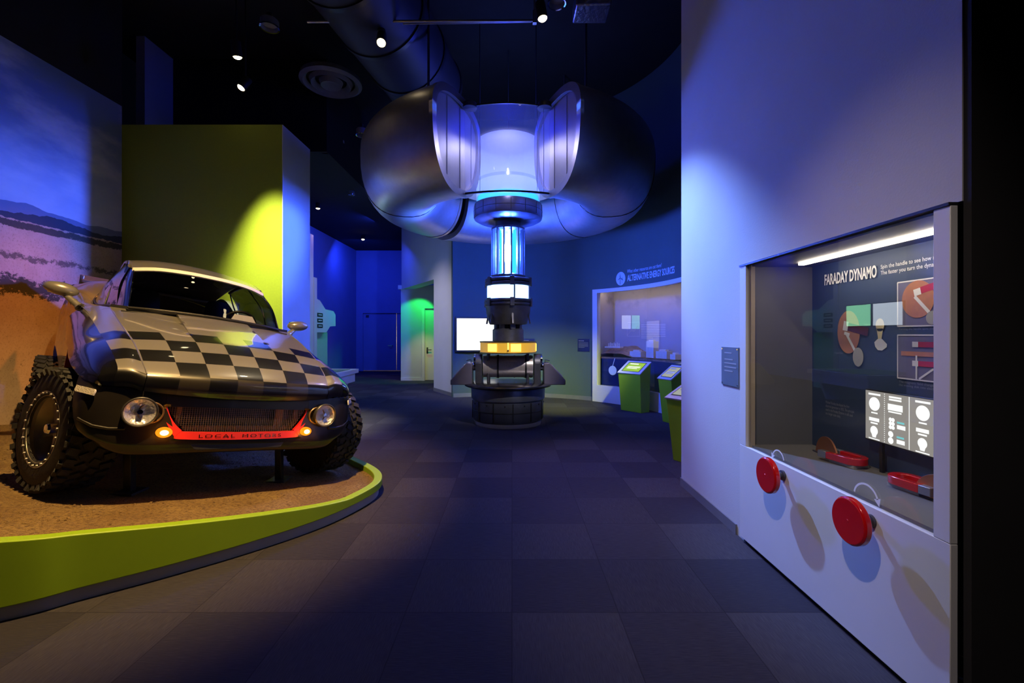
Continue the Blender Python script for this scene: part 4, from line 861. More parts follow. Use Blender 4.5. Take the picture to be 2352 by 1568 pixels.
for a in (60, 180, 300):
    q = Matrix.Rotation(R(a), 3, 'Z') @ Vector((0, -.537, 0)) + Vector(GC); MB().cyl(q + Vector((0, 0, 4.78)), q + Vector((0, 0, CEIL)), .008, .008, 8).build('hanger', DARKM, col)
# pale inner screen behind the tank
MB().lathe([(.92, 4.0), (.92, 4.80)], 40, GC, None, R(95), R(265)).build('back_screen', LINING, col)

# ------------------------------------------------------------------ gallery wall: screen, plaques, sign
def wall_frame(x, r=CR, z=0.0):
    """point on the curved wall at image column x with its inward normal and rightward tangent"""
    p = arc_px(x, r); return arc(p, z, r), Vector((-math.sin(p), -math.cos(p), 0)), Vector((math.cos(p), -math.sin(p), 0)), p
p, n_, t_, ph = wall_frame(1092); 
tv = thing('wall_screen', 'lit white flat screen on the curved wall, partly behind the glowing column', 'screen', (p.x, p.y, 1.50))
Mw = Matrix((t_, -n_, Vector((0, 0, 1)))).transposed()
MB().box(p + n_ * .06 + Vector((0, 0, 1.50)), (.98, .10, .84), Mw).build('casing', BLACKP, tv, bevel=.006)
MB().box(p + n_ * .113 + Vector((0, 0, 1.505)), (.91, .006, .76), Mw).build('display', TVW, tv)
NAVYP = mat('navy_plaque', (.012, .02, .09), .4, var=.05)
def plaque(p, n_, t_, z0, z1, w, label, nlines, title=True, m=NAVYP, tm=PRINTG):
    Mw = Matrix((t_, -n_, Vector((0, 0, 1)))).transposed()
    q = thing('text_plaque', label, 'plaque', (p.x, p.y, z0), None)
    MB().box(p + n_ * .008 + Vector((0, 0, (z0 + z1) / 2)), (w, .008, z1 - z0), Mw).build('plate', m, q)
    mb = MB(); hgt = z1 - z0
    for k in range(nlines):
        zz = z1 - hgt * (.16 + .09 * k + (.06 if k else 0)); ww = w * (.45 if k == 0 else (.8 if k < nlines - 1 else .5))
        mb.box(p + n_ * .0135 - t_ * (w * .42 - ww / 2) + Vector((0, 0, zz)), (ww, .002, hgt * (.045 if k == 0 else .022)), Mw)
    mb.build('print', tm, q)
    return q
p, n_, t_, ph = wall_frame(1341); plaque(p, n_, t_, 1.11, 1.40, .30, 'small navy text plaque on the green wall left of the lit display window', 6)
p, n_, t_, ph = wall_frame(1214); plaque(p, n_, t_, 1.12, 1.40, .30, 'small navy text plaque on the curved wall, half behind the column above its amber ring', 6)
SIGNB = mat('pale_blue_vinyl', (.55, .66, .80), .6, var=.02)
def on_arc(ph, z, r=CR - .006): return lambda x, y: arc(ph + x / CR, z + y, r)
phs = arc_px(1441); phe = arc_px(1550); wS = (phe - phs) * CR
sg = thing('wall_sign', 'pale lettering ALTERNATIVE ENERGY SOURCES high on the curved wall above the display window', 'sign', arc(phs, 2.62, CR))
text_on('headline', 'ALTERNATIVE ENERGY SOURCES', wS, .135, on_arc(phs, 2.625), SIGNB, sg, bold=.025)
text_on('question', 'What other resources are out there?', wS * .70, .075, on_arc(phs, 2.80), SIGNB, sg)
phi = arc_px(1426); ic = thing('turbine_emblem', 'round pale blue wind turbine emblem left of the wall lettering', 'emblem', arc(phi, 2.58, CR))
vs = [arc(phi + .125 * math.cos(a) / CR, 2.70 + .145 * math.sin(a), CR - .005) for a in [2 * math.pi * i / 40 for i in range(40)]]
MB().add(vs, [tuple(range(40))]).build('disc', SIGNB, ic, smooth=0)
mb = MB()
def turb(mb, cx_, cz_, s, rot):
    for k in range(3):
        a = R(rot + 120 * k); d = (math.sin(a), math.cos(a)); e = (d[1], -d[0])
        mb.add([arc(phi + (cx_ + d[0] * l * s + e[0] * w_ * s) / CR, cz_ + d[1] * l * s + e[1] * w_ * s, CR - .008) for l, w_ in ((0, -.006), (.025, -.011), (.085, -.002), (.085, .002), (.02, .006), (0, .006))], [tuple(range(6))])
    mb.add([arc(phi + (cx_ + a * s) / CR, cz_ + b * s, CR - .008) for a, b in ((-.004, 0), (.004, 0), (.007, -.14), (-.007, -.14))], [(0, 1, 2, 3)])
turb(mb, -.01, 2.715, 1.0, 0); turb(mb, .04, 2.685, .62, 20)
mb.build('turbine', mat('teal_vinyl', (.03, .10, .14), .6), ic, smooth=0)

# ------------------------------------------------------------------ display window with the energy diorama
en = thing('energy_diorama', 'lit display window in the curved wall with a model landscape and pale sky', 'display', arc((phA + phB) / 2, 0, CR))
mb = MB()
arc_slab(mb, phA - .02, phB + .02, ZT - .02, ZT + .06, CR - .05, CR + .02, 30); arc_slab(mb, phA - .02, phA + .016, ZB, ZT, CR - .05, CR + .10, 2); arc_slab(mb, phB - .016, phB + .02, ZB, ZT, CR - .05, CR + .10, 2)
mb.build('window_frame', WHITE2, en)
arc_slab(MB(), phA - .02, phB + .02, .0, ZB + .01, CR - .05, CR + .02, 30).build('base_panel', WHITE2, en)
RB = CR + .80
mb = MB(); arc_slab(mb, phA, phB, ZB - .02, ZT + .17, RB, RB + .03, 30); arc_slab(mb, phA - .004, phA, ZB, ZT + .17, CR + .16, RB, 1); arc_slab(mb, phB, phB + .004, ZB, ZT + .17, CR + .16, RB, 1)
mb.build('sky_backdrop', DSKY, en)
arc_slab(MB(), phA, phB, ZT + .15, ZT + .17, CR + .16, RB, 30).build('canopy', WHITE2, en)
arc_slab(MB(), phA, phB, ZB - .02, ZB, CR + .02, RB, 30).build('case_floor', WHITE2, en)
arc_slab(MB(), phA + .02, phB - .02, ZT + .10, ZT + .12, CR + .18, CR + .26, 20).build('light_strip', emis('diorama_strip', (1.0, .84, .70), 7.5), en)
arc_slab(MB(), phA, phB, ZB, ZT, CR + .015, CR + .021, 30).build('glass', GLASS, en)
arc_slab(MB(), phA, phB, ZB, .98, CR + .16, RB, 30).build('sea_block', mat('deep_blue_acrylic', (.012, .03, .14), .25, var=.2, scale=4), en)
mb = MB(); nA, nR = 60, 8; vs = []
for i in range(nA + 1):
    p_ = phA + .005 + (phB - phA - .01) * i / nA
    for j in range(nR + 1):
        r_ = CR + .155 + (RB - CR - .16) * j / nR; q = arc(p_, 0, r_)
        u_ = (p_ - phA) / (phB - phA); hgt = .02 + .20 * max(0, math.sin(u_ * 9.5 + .7)) * (.4 + .6 * (j / nR)) + .12 * abs(noise.noise(Vector((q.x * 4, q.y * 4, 0)))) * (.3 + j / nR)
        if .235 < u_ < .34: hgt = min(hgt, .03)
        vs.append((q.x, q.y, .98 + hgt))
mb.add(vs, [(i * (nR + 1) + j, (i + 1) * (nR + 1) + j, (i + 1) * (nR + 1) + j + 1, i * (nR + 1) + j + 1) for i in range(nA) for j in range(nR)])
mb.add([arc(p_, z_, CR + .158) for z_ in (.96, 1.0) for p_ in arcs(phA, phB, 30)], [(i, i + 1, 32 + i, 31 + i) for i in range(30)])
mb.build('landscape', mat('brown_model_earth', (.30, .19, .13), .9, var=.3, scale=14, bump=.5, bscale=40), en, smooth=50)
MODEL = mat('white_model', (.75, .72, .70), .6, var=.02)
def bld(x, r, z, w, h, d=.14):
    p, n_, t_, ph = wall_frame(x, r); M = Matrix((t_, -n_, Vector((0, 0, 1)))).transposed()
    return MB().box(p + Vector((0, 0, z + h / 2)), (w, d, h), M), p, n_, t_, M
for x, w_, h_, r_ in ((1464, .30, .12, .26), (1498, .21, .34, .28), (1525, .32, .15, .26), (1552, .16, .10, .25)):
    mb, p, n_, t_, M = bld(x, CR + r_, 1.02, w_, h_)
    mb.box(p + Vector((0, 0, 1.02 + h_ + .015)), (w_ * .55, .08, .03), M)
    for k in range(3): mb.box(p + n_ * .071 + t_ * (k - 1) * w_ * .28 + Vector((0, 0, 1.02 + h_ * .5)), (w_ * .12, .004, h_ * .4), M)
    mb.build('model_building', MODEL, en, bevel=.003)
mb, p, n_, t_, M = bld(1410, CR + .30, 1.20, .40, .03)
for k in range(7): mb.cyl(p + t_ * (k - 3) * .045 + Vector((0, 0, 1.22)), p + t_ * (k - 3) * .045 + Vector((0, 0, 1.30 + .02 * (k % 2))), .012, .012, 10)
mb.build('model_plant', MODEL, en)
p, n_, t_, ph = wall_frame(1407, CR + .15); mb = MB(); M = n_.to_track_quat('Z', 'Y').to_matrix()
mb.lathe([(.085, 0), (.095, .006), (.105, 0)], 28, p + Vector((0, 0, .70)), M); mb.lathe([(0, .003), (.086, .003)], 24, p + Vector((0, 0, .70)), M)
mb.cyl(p + n_ * .004 + Vector((0, 0, .79)), p + n_ * .004 + t_ * .06 + Vector((0, 0, .97)), .006, .006, 8); mb.build('underwater_turbine', mat('pale_ring_glow_print', (.55, .65, .8), .5, emit=(.4, .6, 1), estr=.25), en)  # turbine print given a faint glow of its own; not a lamp
def back_patch(name, x, z0, z1, w, m, r=RB - .012):
    p, n_, t_, ph = wall_frame(x, r); M = Matrix((t_, -n_, Vector((0, 0, 1)))).transposed(); return MB().box(p + Vector((0, 0, (z0 + z1) / 2)), (w, .004, z1 - z0), M).build(name, m, en)
p, n_, t_, ph = wall_frame(1500, RB - .012); M = Matrix((t_, -n_, Vector((0, 0, 1)))).transposed(); mb = MB()
for k in range(9): mb.box(p + Vector((0, 0, 1.72 - k * .037)) - t_ * (0 if k < 8 else .2), (.80 if k < 8 else .4, .003, .014), M)
mb.build('printed_text', PRINTW, en)
p, n_, t_, ph = wall_frame(1455, RB - .012); M = Matrix((t_, -n_, Vector((0, 0, 1)))).transposed(); mb = MB()
for dx_, dz_, a_, b_ in ((0, .16, .34, .006), (0, -.16, .34, .006), (-.17, 0, .006, .32), (.17, 0, .006, .32)): mb.box(p + t_ * dx_ + Vector((0, 0, 1.62 + dz_)), (a_, .003, b_), M)
mb.tube([p + n_ * .003 + t_ * a_ + Vector((0, 0, 1.62 + b_)) for a_, b_ in ((-.16, -.14), (-.06, -.03), (.02, -.05), (.10, .07), (.16, .05))], .005, 4)
mb.build('printed_chart', PRINTW, en)

# ------------------------------------------------------------------ green touch-screen kiosks
def kiosk(bl, bm, br, lean, zf, zb, label, disp):
    """bl, bm, br: floor corners (front left, front right, back right) on the carpet"""
    bl, bm, br = Vector((*bl, 0)), Vector((*bm, 0)), Vector((*br, 0)); bk = bl + br - bm; fx = (bm - bl).normalized(); fy = (br - bm).normalized()
    q = thing('info_kiosk', label, 'kiosk', (bl + br) / 2, 'green kiosks by the display window')
    t = [bl - fx * lean * .35 - fy * lean + Vector((0, 0, zf)), bm + fx * lean * .35 - fy * lean + Vector((0, 0, zf)), br + fx * lean * .35 + fy * lean * .3 + Vector((0, 0, zb)), bk - fx * lean * .35 + fy * lean * .3 + Vector((0, 0, zb))]
    MB().add([bl, bm, br, bk] + t, [(0, 1, 2, 3), (4, 5, 6, 7), (0, 1, 5, 4), (1, 2, 6, 5), (2, 3, 7, 6), (3, 0, 4, 7)]).build('body', LIME_P, q, bevel=.005, smooth=20)
    nn = (t[1] - t[0]).cross(t[3] - t[0]).normalized(); nn = nn if nn.z > 0 else -nn
    ux, uy = (t[1] - t[0]).normalized(), (t[3] - t[0]).normalized(); W, D = (t[1] - t[0]).length, (t[3] - t[0]).length
    a = [v + nn * .001 for v in t]; fr = MB().add([t[0] - ux * .01 - uy * .01, t[1] + ux * .01 - uy * .01, t[2] + ux * .01 + uy * .01, t[3] - ux * .01 + uy * .01] + [v + nn * .018 for v in (t[0] - ux * .01 - uy * .01, t[1] + ux * .01 - uy * .01, t[2] + ux * .01 + uy * .01, t[3] - ux * .01 + uy * .01)], [(0, 1, 2, 3), (4, 5, 6, 7), (0, 1, 5, 4), (1, 2, 6, 5), (2, 3, 7, 6), (3, 0, 4, 7)]).build('bezel', WHITE2, q, smooth=0)
    o = t[0] + nn * .019
    def rect(x0, x1, y0, y1, h): return [o + ux * x + uy * y + nn * h for x, y in ((x0 * W, y0 * D), (x1 * W, y0 * D), (x1 * W, y1 * D), (x0 * W, y1 * D))]
    s = MB().add(rect(.10, .90, .12, .90, .001), [(0, 1, 2, 3)]).build('screen_border', BLACKP, q, smooth=0)
    MB().add(rect(.13, .87, .15, .86, .002), [(0, 1, 2, 3)]).build('display', disp, s, smooth=0)
    mb = MB()
    for k, (x0, x1, y) in enumerate(((.22, .60, .72), (.22, .78, .52), (.22, .78, .44), (.22, .70, .36))): mb.add(rect(x0, x1, y, y + (.07 if k == 0 else .035), .003), [(0, 1, 2, 3)])
    mb.build('print', TVW if disp is GREEND else PRINTW, s, smooth=0)
    return q
GREEND = emis('green_display', (.42, .72, .10), .8); PALED = emis('pale_display', (.65, .68, .62), .55)
kiosk((2.17, 9.02), (2.46, 8.62), (2.66, 8.77), .06, .74, .95, 'green kiosk with a lit green screen in front of the display window', GREEND)
kiosk((2.60, 7.82), (2.70, 7.55), (2.88, 7.60), .07, .74, .95, 'green kiosk with a pale screen, standing between two others by the display window', PALED)
kiosk((1.93, 5.42), (2.05, 5.22), (2.36, 5.40), .09, .74, .95, 'green kiosk nearest the white wall edge, mostly hidden behind it', PALED)

# ------------------------------------------------------------------ dynamo exhibit in the right wall
XP = 1.66
ex = thing('dynamo_exhibit', 'glass-fronted exhibit titled FARADAY DYNAMO built into the right wall', 'display case', (XP, 2.5, 0))
yA, yB, zS, zT = 1.715, 3.30, .705, 1.99
MB().span((XP, yA, .035), (XP + .03, yB, zS)).build('front_panel', WHITE2, ex, bevel=.003)
MB().span((XP, yA, zS), (XP + .03, CY0, zT)).build('side_post', WHITE2, ex, bevel=.003)
MB().span((XP, CY1, zS), (XP + .03, yB, zT)).build('side_post', WHITE2, ex, bevel=.003)
MB().span((XP - .006, yA, zT), (XP + .03, yB, zT + .012)).build('top_trim', BLACKP, ex)
MB().span((XP + .03, yA, 0), (XP + .05, yB, .06)).build('toe_kick', BLACKP, ex)
MB().span((XP + .014, CY0 - .005, zS), (XP + .020, CY1 + .005, zT)).build('glass', GLASS, ex)
MB().span((XP + .022, CY1 - .03, zS), (XP + .05, CY1, zT)).build('jamb', mat('tan_jamb', (.42, .34, .24), .6, var=.05), ex)
GREYIN = mat('grey_case_lining', (.13, .13, .14), .6, var=.04, scale=5)
MB().span((XP + .05, CY1 - .003, zS - .01), (CXB + .01, CY1 + .03, zT)).span((XP + .03, CY0 - .03, zS - .01), (CXB + .01, CY0 + .0, zT)).build('side_wall', GREYIN, ex)
MB().span((XP + .03, CY0, zT - .012), (CXB, CY1, zT)).build('soffit', GREYIN, ex)
MB().span((XP + .03, CY0, zS), (CXB, CY1, zS + .015)).build('deck', mat('grey_deck', (.16, .15, .14), .5, var=.05, scale=8), ex)
MB().span((1.91, 2.0, 1.962), (1.95, 3.02, 1.977)).build('light_bar', LED, ex)
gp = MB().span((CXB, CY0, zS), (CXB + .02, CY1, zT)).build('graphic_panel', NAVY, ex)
XG = CXB - .003
def gpt_(px_, py_): y = XG * FPX / (px_ - CX); return y, H - (py_ - CY) / FPX * y
def gflat(y, z): return flat((XG, y, z), (0, -1, 0), (0, 0, 1))
CRISP = mat('white_vinyl', (.80, .80, .80), .6, var=.02)
text_on('title', 'FARADAY DYNAMO', .440, .074, gflat(3.075, 1.832), CRISP, gp, bold=.03)
text_on('subtitle', 'Spin the handle to see how much', .385, .030, gflat(2.612, 1.871), CRISP, gp, bold=.012)
text_on('subtitle', 'The faster you turn the dynamo', .365, .030, gflat(2.612, 1.836), CRISP, gp, bold=.012)
text_on('paragraph', 'Michael Faraday developed the first\nelectrical generator in 1832. The principle\nused in the Faraday Dynamo is still used\non a larger scale today.', .255, .098, gflat(3.07, .955), PRINTG, gp)
PANELBG = mat('violet_print', (.16, .15, .25), .6, var=.04)
def gbox(name, y0, y1, z0, z1, m, h=.002, par=None): return MB().span((XG - h, y1, z0), (XG, y0, z1)).build(name, m, par or gp)
def gdisc(mb, y, z, ry, rz, h, n=36, a0=0, a1=360):
    P = [(XG - h, y - ry * math.cos(R(a0 + (a1 - a0) * i / n)), z + rz * math.sin(R(a0 + (a1 - a0) * i / n))) for i in range(n + 1)]
    return mb.add(P + [(XG - h + .001, b, c) for _, b, c in P], [tuple(range(n + 1))] + [(i, i + 1, n + 2 + i, n + 1 + i) for i in range(n)])
def gbar(mb, a, b, w_, h):
    a, b = Vector((XG - h, *a)), Vector((XG - h, *b)); t = (b - a).normalized(); s_ = Vector((1, 0, 0)).cross(t) * w_ / 2
    return mb.add([a - s_, b - s_, b + s_, a + s_], [(0, 1, 2, 3)])
REDPR = mat('red_print', (.50, .02, .06), .6, var=.04); GREYPR = mat('grey_disc_print', (.40, .40, .38), .6, var=.04); BULBPR = mat('cream_print', (.72, .62, .34), .6, var=.04)
# big drawing: copper disc, magnet pole, handle and lamp
gdisc(MB(), 2.86, 1.515, .095, .135, .003, 40).build('disc_drawing', COPPERP, gp, smooth=0)
gbar(MB(), (2.885, 1.555), (2.70, 1.515), .05, .004).build('magnet_drawing', mat('red_print_dimmed', (.10, .015, .04), .6), gp, smooth=0)  # magnet red darkened here so this drawing looks dim
m_ = MB(); gbar(m_, (2.90, 1.558), (2.86, 1.55), .06, .005); m_.build('pole_drawing', CRISP, gp, smooth=0)
m_ = MB(); gbar(m_, (2.87, 1.50), (2.79, 1.385), .018, .006); gbar(m_, (2.89, 1.51), (2.845, 1.498), .02, .0065); m_.build('handle_drawing', CRISP, gp, smooth=0)
gdisc(MB(), 2.775, 1.362, .042, .058, .007).build('knob_drawing', GREYPR, gp, smooth=0)
m_ = MB(); gdisc(m_, 2.615, 1.555, .030, .038, .003); m_.add([(XG - .003, y, z) for y, z in ((2.638, 1.535), (2.592, 1.535), (2.603, 1.475), (2.627, 1.475))], [(0, 1, 2, 3)]); m_.build('lamp_drawing', BULBPR, gp, smooth=0)
MB().add([(XG - .0025, y, z) for y, z in ((2.655, 1.455), (2.63, 1.475), (2.60, 1.475), (2.565, 1.445), (2.568, 1.428), (2.60, 1.408), (2.63, 1.41), (2.65, 1.43))], [tuple(range(8))]).build('lamp_base_drawing', CRISP, gp, smooth=0)
text_on('caption', 'Magnet', .05, .014, gflat(2.735, 1.552), PRINTG, gp)
text_on('caption', 'Copper Disk', .075, .014, gflat(2.985, 1.372), PRINTG, gp)
def frame_g(z0, z1):
    gbox('picture', 2.49, 1.83, z0, z1, PANELBG)
    m_ = MB()
    for a in (((2.495, z1), (1.825, z1)), ((2.495, z0), (1.825, z0)), ((2.493, z0), (2.493, z1)), ((1.827, z0), (1.827, z1))): gbar(m_, a[0], a[1], .007, .004)
    m_.build('picture_border', CRISP, gp, smooth=0)
frame_g(1.545, 1.785); frame_g(1.262, 1.497)
gdisc(MB(), 2.37, 1.685, .095, .098, .0045, 40).build('disc_drawing', COPPERP, gp, smooth=0)
m_ = MB(); gbar(m_, (2.37, 1.725), (2.02, 1.80), .035, .0055); m_.build('magnet_drawing', REDPR, gp, smooth=0)
m_ = MB(); gbar(m_, (2.39, 1.718), (2.35, 1.727), .036, .006); gbar(m_, (2.385, 1.70), (2.30, 1.61), .018, .006); m_.build('pole_drawing', CRISP, gp, smooth=0)
gdisc(MB(), 2.285, 1.585, .035, .035, .0065).build('knob_drawing', GREYPR, gp, smooth=0)
m_ = MB(); gbar(m_, (2.38, 1.448), (1.9, 1.448), .028, .0055); gbar(m_, (2.38, 1.348), (1.9, 1.348), .028, .0055); m_.build('magnet_drawing', REDPR, gp, smooth=0)
m_ = MB(); gbar(m_, (2.40, 1.448), (2.365, 1.448), .029, .006); gbar(m_, (2.40, 1.348), (2.365, 1.348), .029, .006); gbar(m_, (2.375, 1.39), (2.375, 1.265), .010, .0062); gbar(m_, (2.36, 1.268), (2.28, 1.325), .010, .0058); gbar(m_, (2.28, 1.325), (2.0, 1.325), .010, .0058); m_.build('pole_drawing', CRISP, gp, smooth=0)
gbar(MB(), (2.47, 1.398), (1.95, 1.398), .024, .005).build('disc_drawing', COPPERP, gp, smooth=0)
for z in (1.72, ): text_on('pole_letter', 'N', .010, .016, gflat(2.376, 1.714), BLACKP, gp); 
for o_ in gp.children[-1:]: 
    for v in o_.data.vertices: v.co.x -= .005
for ch_, z in (('S', 1.440), ('N', 1.340)):
    o_ = text_on('pole_letter', ch_, .011, .016, gflat(2.388, z), BLACKP, gp)
    for v in o_.data.vertices: v.co.x -= .005
o_ = text_on('pole_letter', 'N', .012, .022, gflat(2.886, 1.545), BLACKP, gp)
for v in o_.data.vertices: v.co.x -= .004
text_on('caption', 'Turning the handle spins the copper disk.', .30, .014, gflat(2.49, 1.522), PRINTG, gp)
text_on('caption', 'The magnetic field changes the kinetic energy of\nthe moving disk into electrical energy (electricity).', .40, .034, gflat(2.49, 1.215), PRINTG, gp)
# curved arrows stuck on the glass
def arrow(name, yc, zc_, ry, rz, a0, a1, w_):
    n = 20; xg = XP + .0115; A = [R(a0 + (a1 - a0) * i / n) for i in range(n + 1)]
    mb = MB(); mb.strip([(xg, yc - (ry) * math.cos(a), zc_ + rz * math.sin(a)) for a in A], [(xg, yc - (ry + w_) * math.cos(a), zc_ + (rz + w_) * math.sin(a)) for a in A], [(.001, 0, 0)] * (n + 1))
    a = A[-1]; tip = Vector((xg, yc - (ry + w_ / 2) * math.cos(a), zc_ + (rz + w_ / 2) * math.sin(a))); t = Vector((0, ry * math.sin(a), rz * math.cos(a))).normalized() * (1 if a1 > a0 else -1); s_ = Vector((1, 0, 0)).cross(t)
    mb.add([tip + t * .032, tip - s_ * .02 - t * .004, tip + s_ * .02 - t * .004], [(0, 1, 2)]); return mb.build(name, CRISP, ex, smooth=0)
arrow('arrow_sticker', 2.845, .712, .056, .056, 12, 160, .008)
arrow('arrow_sticker', 2.140, .722, .068, .066, 170, 18, .009)
# backlit readout standing in the case
sc = thing('readout_screen', 'lit grey readout screen with white bulb and dial symbols inside the glass case', 'screen', (2.08, 2.3, .88))
MB().span((2.075, 1.86, .888), (2.10, 2.66, 1.182)).build('casing', BLACKP, sc, bevel=.002)
XQ = 2.0735
MB().span((XQ, 1.865, .896), (XQ + .001, 2.655, 1.176)).build('display', emis('grey_display', (.36, .33, .30), .9), sc)
SCW = emis('display_white', (1, 1, .97), 1.2); SCC = emis('display_cyan', (.25, .75, .78), .9)
mb = MB(); mc_ = MB()
def sq(mb, y, z, w_, h): mb.span((XQ - .001, y - w_ / 2, z - h / 2), (XQ - .0005, y + w_ / 2, z + h / 2))
def sd(mb, y, z, r, sx_=1.0): mb.add([(XQ - .001, y + r * sx_ * math.cos(2 * math.pi * i / 28), z + r * math.sin(2 * math.pi * i / 28)) for i in range(28)], [tuple(range(28))])
for g in (0, 1):
    b0 = 2.655 - g * .305
    sq(mb, b0 - .065, 1.158, .085, .011); sd(mb, b0 - .065, 1.103, .039); sq(mb, b0 - .065, 1.052, .045, .008); sq(mb, b0 - .063, 1.014, .072, .020); sq(mb, b0 - .063, .993, .05, .009)
    sd(mb, b0 - .063, .950, .027); mb.add([(XQ - .001, y, z) for y, z in ((b0 - .041, .945), (b0 - .085, .945), (b0 - .075, .912), (b0 - .051, .912))], [(0, 1, 2, 3)]); sq(mb, b0 - .063, .903, .078, .006)
    for k in range(24): sq(mb, b0 - .135, 1.168 - k * .0115, .004, .005)
    sq(mb, b0 - .205, 1.158, .08, .010); sq(mb, b0 - .205, 1.144, .08, .010); sq(mb, b0 - .205, 1.103, .095, .035); sq(mb, b0 - .203, 1.077, .085, .008)
    for k in range(3): sd(mb, b0 - .175, 1.035 - k * .021, .011); sd(mb, b0 - .192, 1.035 - k * .021, .011)
    sd(mb, b0 - .177, .955, .017); sd(mb, b0 - .177, .920, .018)
    sq(mc_, b0 - .240, 1.027, .045, .010); sq(mb, b0 - .243, 1.003, .052, .022); sq(mc_, b0 - .238, .948, .045, .010); sq(mb, b0 - .240, .924, .05, .022)
    if g == 0: sq(mb, 2.655 - .292, 1.036, .004, .276)
mb.build('symbols', SCW, sc, smooth=0); mc_.build('cyan_print', SCC, sc, smooth=0)
MB().span((2.085, 2.0, zS + .016), (2.10, 2.02, .89)).span((2.085, 2.55, zS + .016), (2.10, 2.57, .89)).build('stand', BLACKP, sc)
# copper discs, horseshoe magnets
ZD = zS + .016
def copper(y, x, yaw, label):
    q = thing('copper_disc', label, 'disc', (x, y, ZD), 'copper discs on the case floor')
    M = Matrix.Rotation(R(yaw), 3, 'Z'); n = 40; r_ = .125
    P = [(r_ * math.cos(math.pi * i / n), (r_ * math.sin(math.pi * i / n)) * 1.0) for i in range(n + 1)]
    MB().prism(P, Vector((x, y, ZD)) + M @ Vector((0, .005, 0)), M @ Vector((1, 0, 0)), Vector((0, 0, 1)), .010).build('disc', COPPER, q, smooth=30, bevel=.001)
    MB().box((x, y, ZD + .003), (.29, .03, .006), M).build('slot_plate', DARKM, q)
def magnet(o, yaw, label):
    q = thing('horseshoe_magnet', label, 'magnet', o, 'horseshoe magnets in the case')
    M = Matrix.Rotation(R(yaw), 3, 'Z'); n = 20; ro, ri, L = .072, .036, .12
    O2 = Vector(o) + Vector((0, 0, .018))
    A = [math.pi * i / n - math.pi / 2 for i in range(n + 1)]
    out_ = [(-L, -ro)] + [(ro * math.cos(a), ro * math.sin(a)) for a in A] + [(-L, ro)]; in_ = [(-L, -ri)] + [(ri * math.cos(a), ri * math.sin(a)) for a in A] + [(-L, ri)]
    f3 = lambda p: O2 + M @ Vector((p[0], p[1], 0))
    MB().strip([f3(p) for p in out_], [f3(p) for p in in_], [(0, 0, .042)] * len(out_)).build('body', REDP, q, bevel=.004)
    for s in (-1, 1): MB().box(O2 + M @ Vector((-L - .028, s * .054, .021)), (.056, .037, .042), M).build('pole', STEEL, q, bevel=.003)
    MB().box(O2 + M @ Vector((-.03, 0, -.009)), (.16, .11, .018), M).build('mount', mat('clear_grey_mount', (.4, .38, .34), .4, var=.03), q)
copper(2.895, 2.012, 82, 'copper disc half sunk in the case floor beside the far red magnet')
magnet((2.02, 2.68, ZD), -78, 'red horseshoe magnet with steel tips under the far copper disc')
copper(2.10, 1.99, 96, 'copper disc by the right edge of the glass case, between the near magnet tips')
magnet((2.00, 2.30, ZD), 98, 'red horseshoe magnet nearest the right post of the glass case')
# red crank wheels on the front
def crank(y, label):
    q = thing('crank_wheel', label, 'handle', (XP, y, .64), 'red crank wheels on the exhibit front')
    M = Vector((-1, 0, 0)).to_track_quat('Z', 'Y').to_matrix(); c = (XP - .001, y, .64)
    MB().lathe([(0, .075), (.100, .075), (.108, .082), (.108, .105), (.100, .112), (.0, .112)], 56, c, M).build('wheel', REDP, q, bevel=.002)
    MB().lathe([(0, 0), (.030, 0), (.030, .012), (.018, .016), (.018, .076), (0, .076)], 24, c, M).build('shaft', DARKM, q)
    MB().lathe([(0, .112), (.008, .112), (.007, .1135), (0, .1135)], 12, c, M).build('screw', REDP, q)
crank(2.77, 'red round crank wheel nearer the generator, under the far curved arrow')
crank(2.09, 'larger looking red round crank wheel nearest the camera, under the near arrow')
# plaque on the right wall
q = thing('wall_plaque', 'blue grey text plaque on the white wall just left of the glass case', 'plaque', (XR, 3.5, 1.09))
MB().span((XR - .008, 3.365, 1.105), (XR, 3.635, 1.402)).build('plate', mat('blue_grey_plaque', (.12, .16, .22), .4, var=.08), q)
mb = MB()
for k, (a, b) in enumerate(((.06, .17), (.06, .19), (.06, .25), (.06, .25), (.06, .19))): mb.span((XR - .0095, 3.62 - b * .9, 1.352 - k * .03 - (.02 if k else 0)), (XR - .008, 3.62 - a * .6, 1.362 - k * .03 - (.02 if k else 0)))
mb.build('print', PRINTG, q)
mb = MB()
for y in (3.38, 3.62):
    for z in (1.12, 1.387): mb.cyl((XR - .008, y, z), (XR - .011, y, z), .005, .005, 10)
mb.build('screw_heads', CHROME, q)

# ------------------------------------------------------------------ exhibit station beyond the green wall
XB = -5.2
st = thing('hall_station', 'tall white exhibit station with labels and a green lit arrow-shaped end, beyond the lime wall', 'exhibit', (XB, 11, 0))
MB().span((XB - .14, 9.2, 0), (XB, 11.86, 4.1)).build('tall_panel', WHITE2, st)
MB().span((XB - .14, 11.86, 0), (XB + .02, 12.03, 3.0)).build('low_panel', WHITE2, st)
hs = MB().prism([(12.03, 1.56), (12.66, 1.56), (12.92, 1.73), (13.32, 1.75), (13.32, 2.08), (13.16, 2.18), (12.60, 2.20), (12.24, 2.42), (12.03, 2.45)], (XB, 0, 0), (0, 1, 0), (0, 0, 1), .01).add([], [])
hs = hs.build('arrow_board', WHITE2, st); 
MB().span((XB - .30, 12.03, .0), (XB - .10, 13.0, 1.56)).build('green_post', mat('green_tinted_post', (.35, .6, .4), .5, var=.03), st)
for z in (2.03, 1.88, 1.73): MB().span((XB + .012, 12.06, z - .05), (XB + .02, 12.40, z + .05)).build('label_plate', BLACKP, st)
mb = MB()
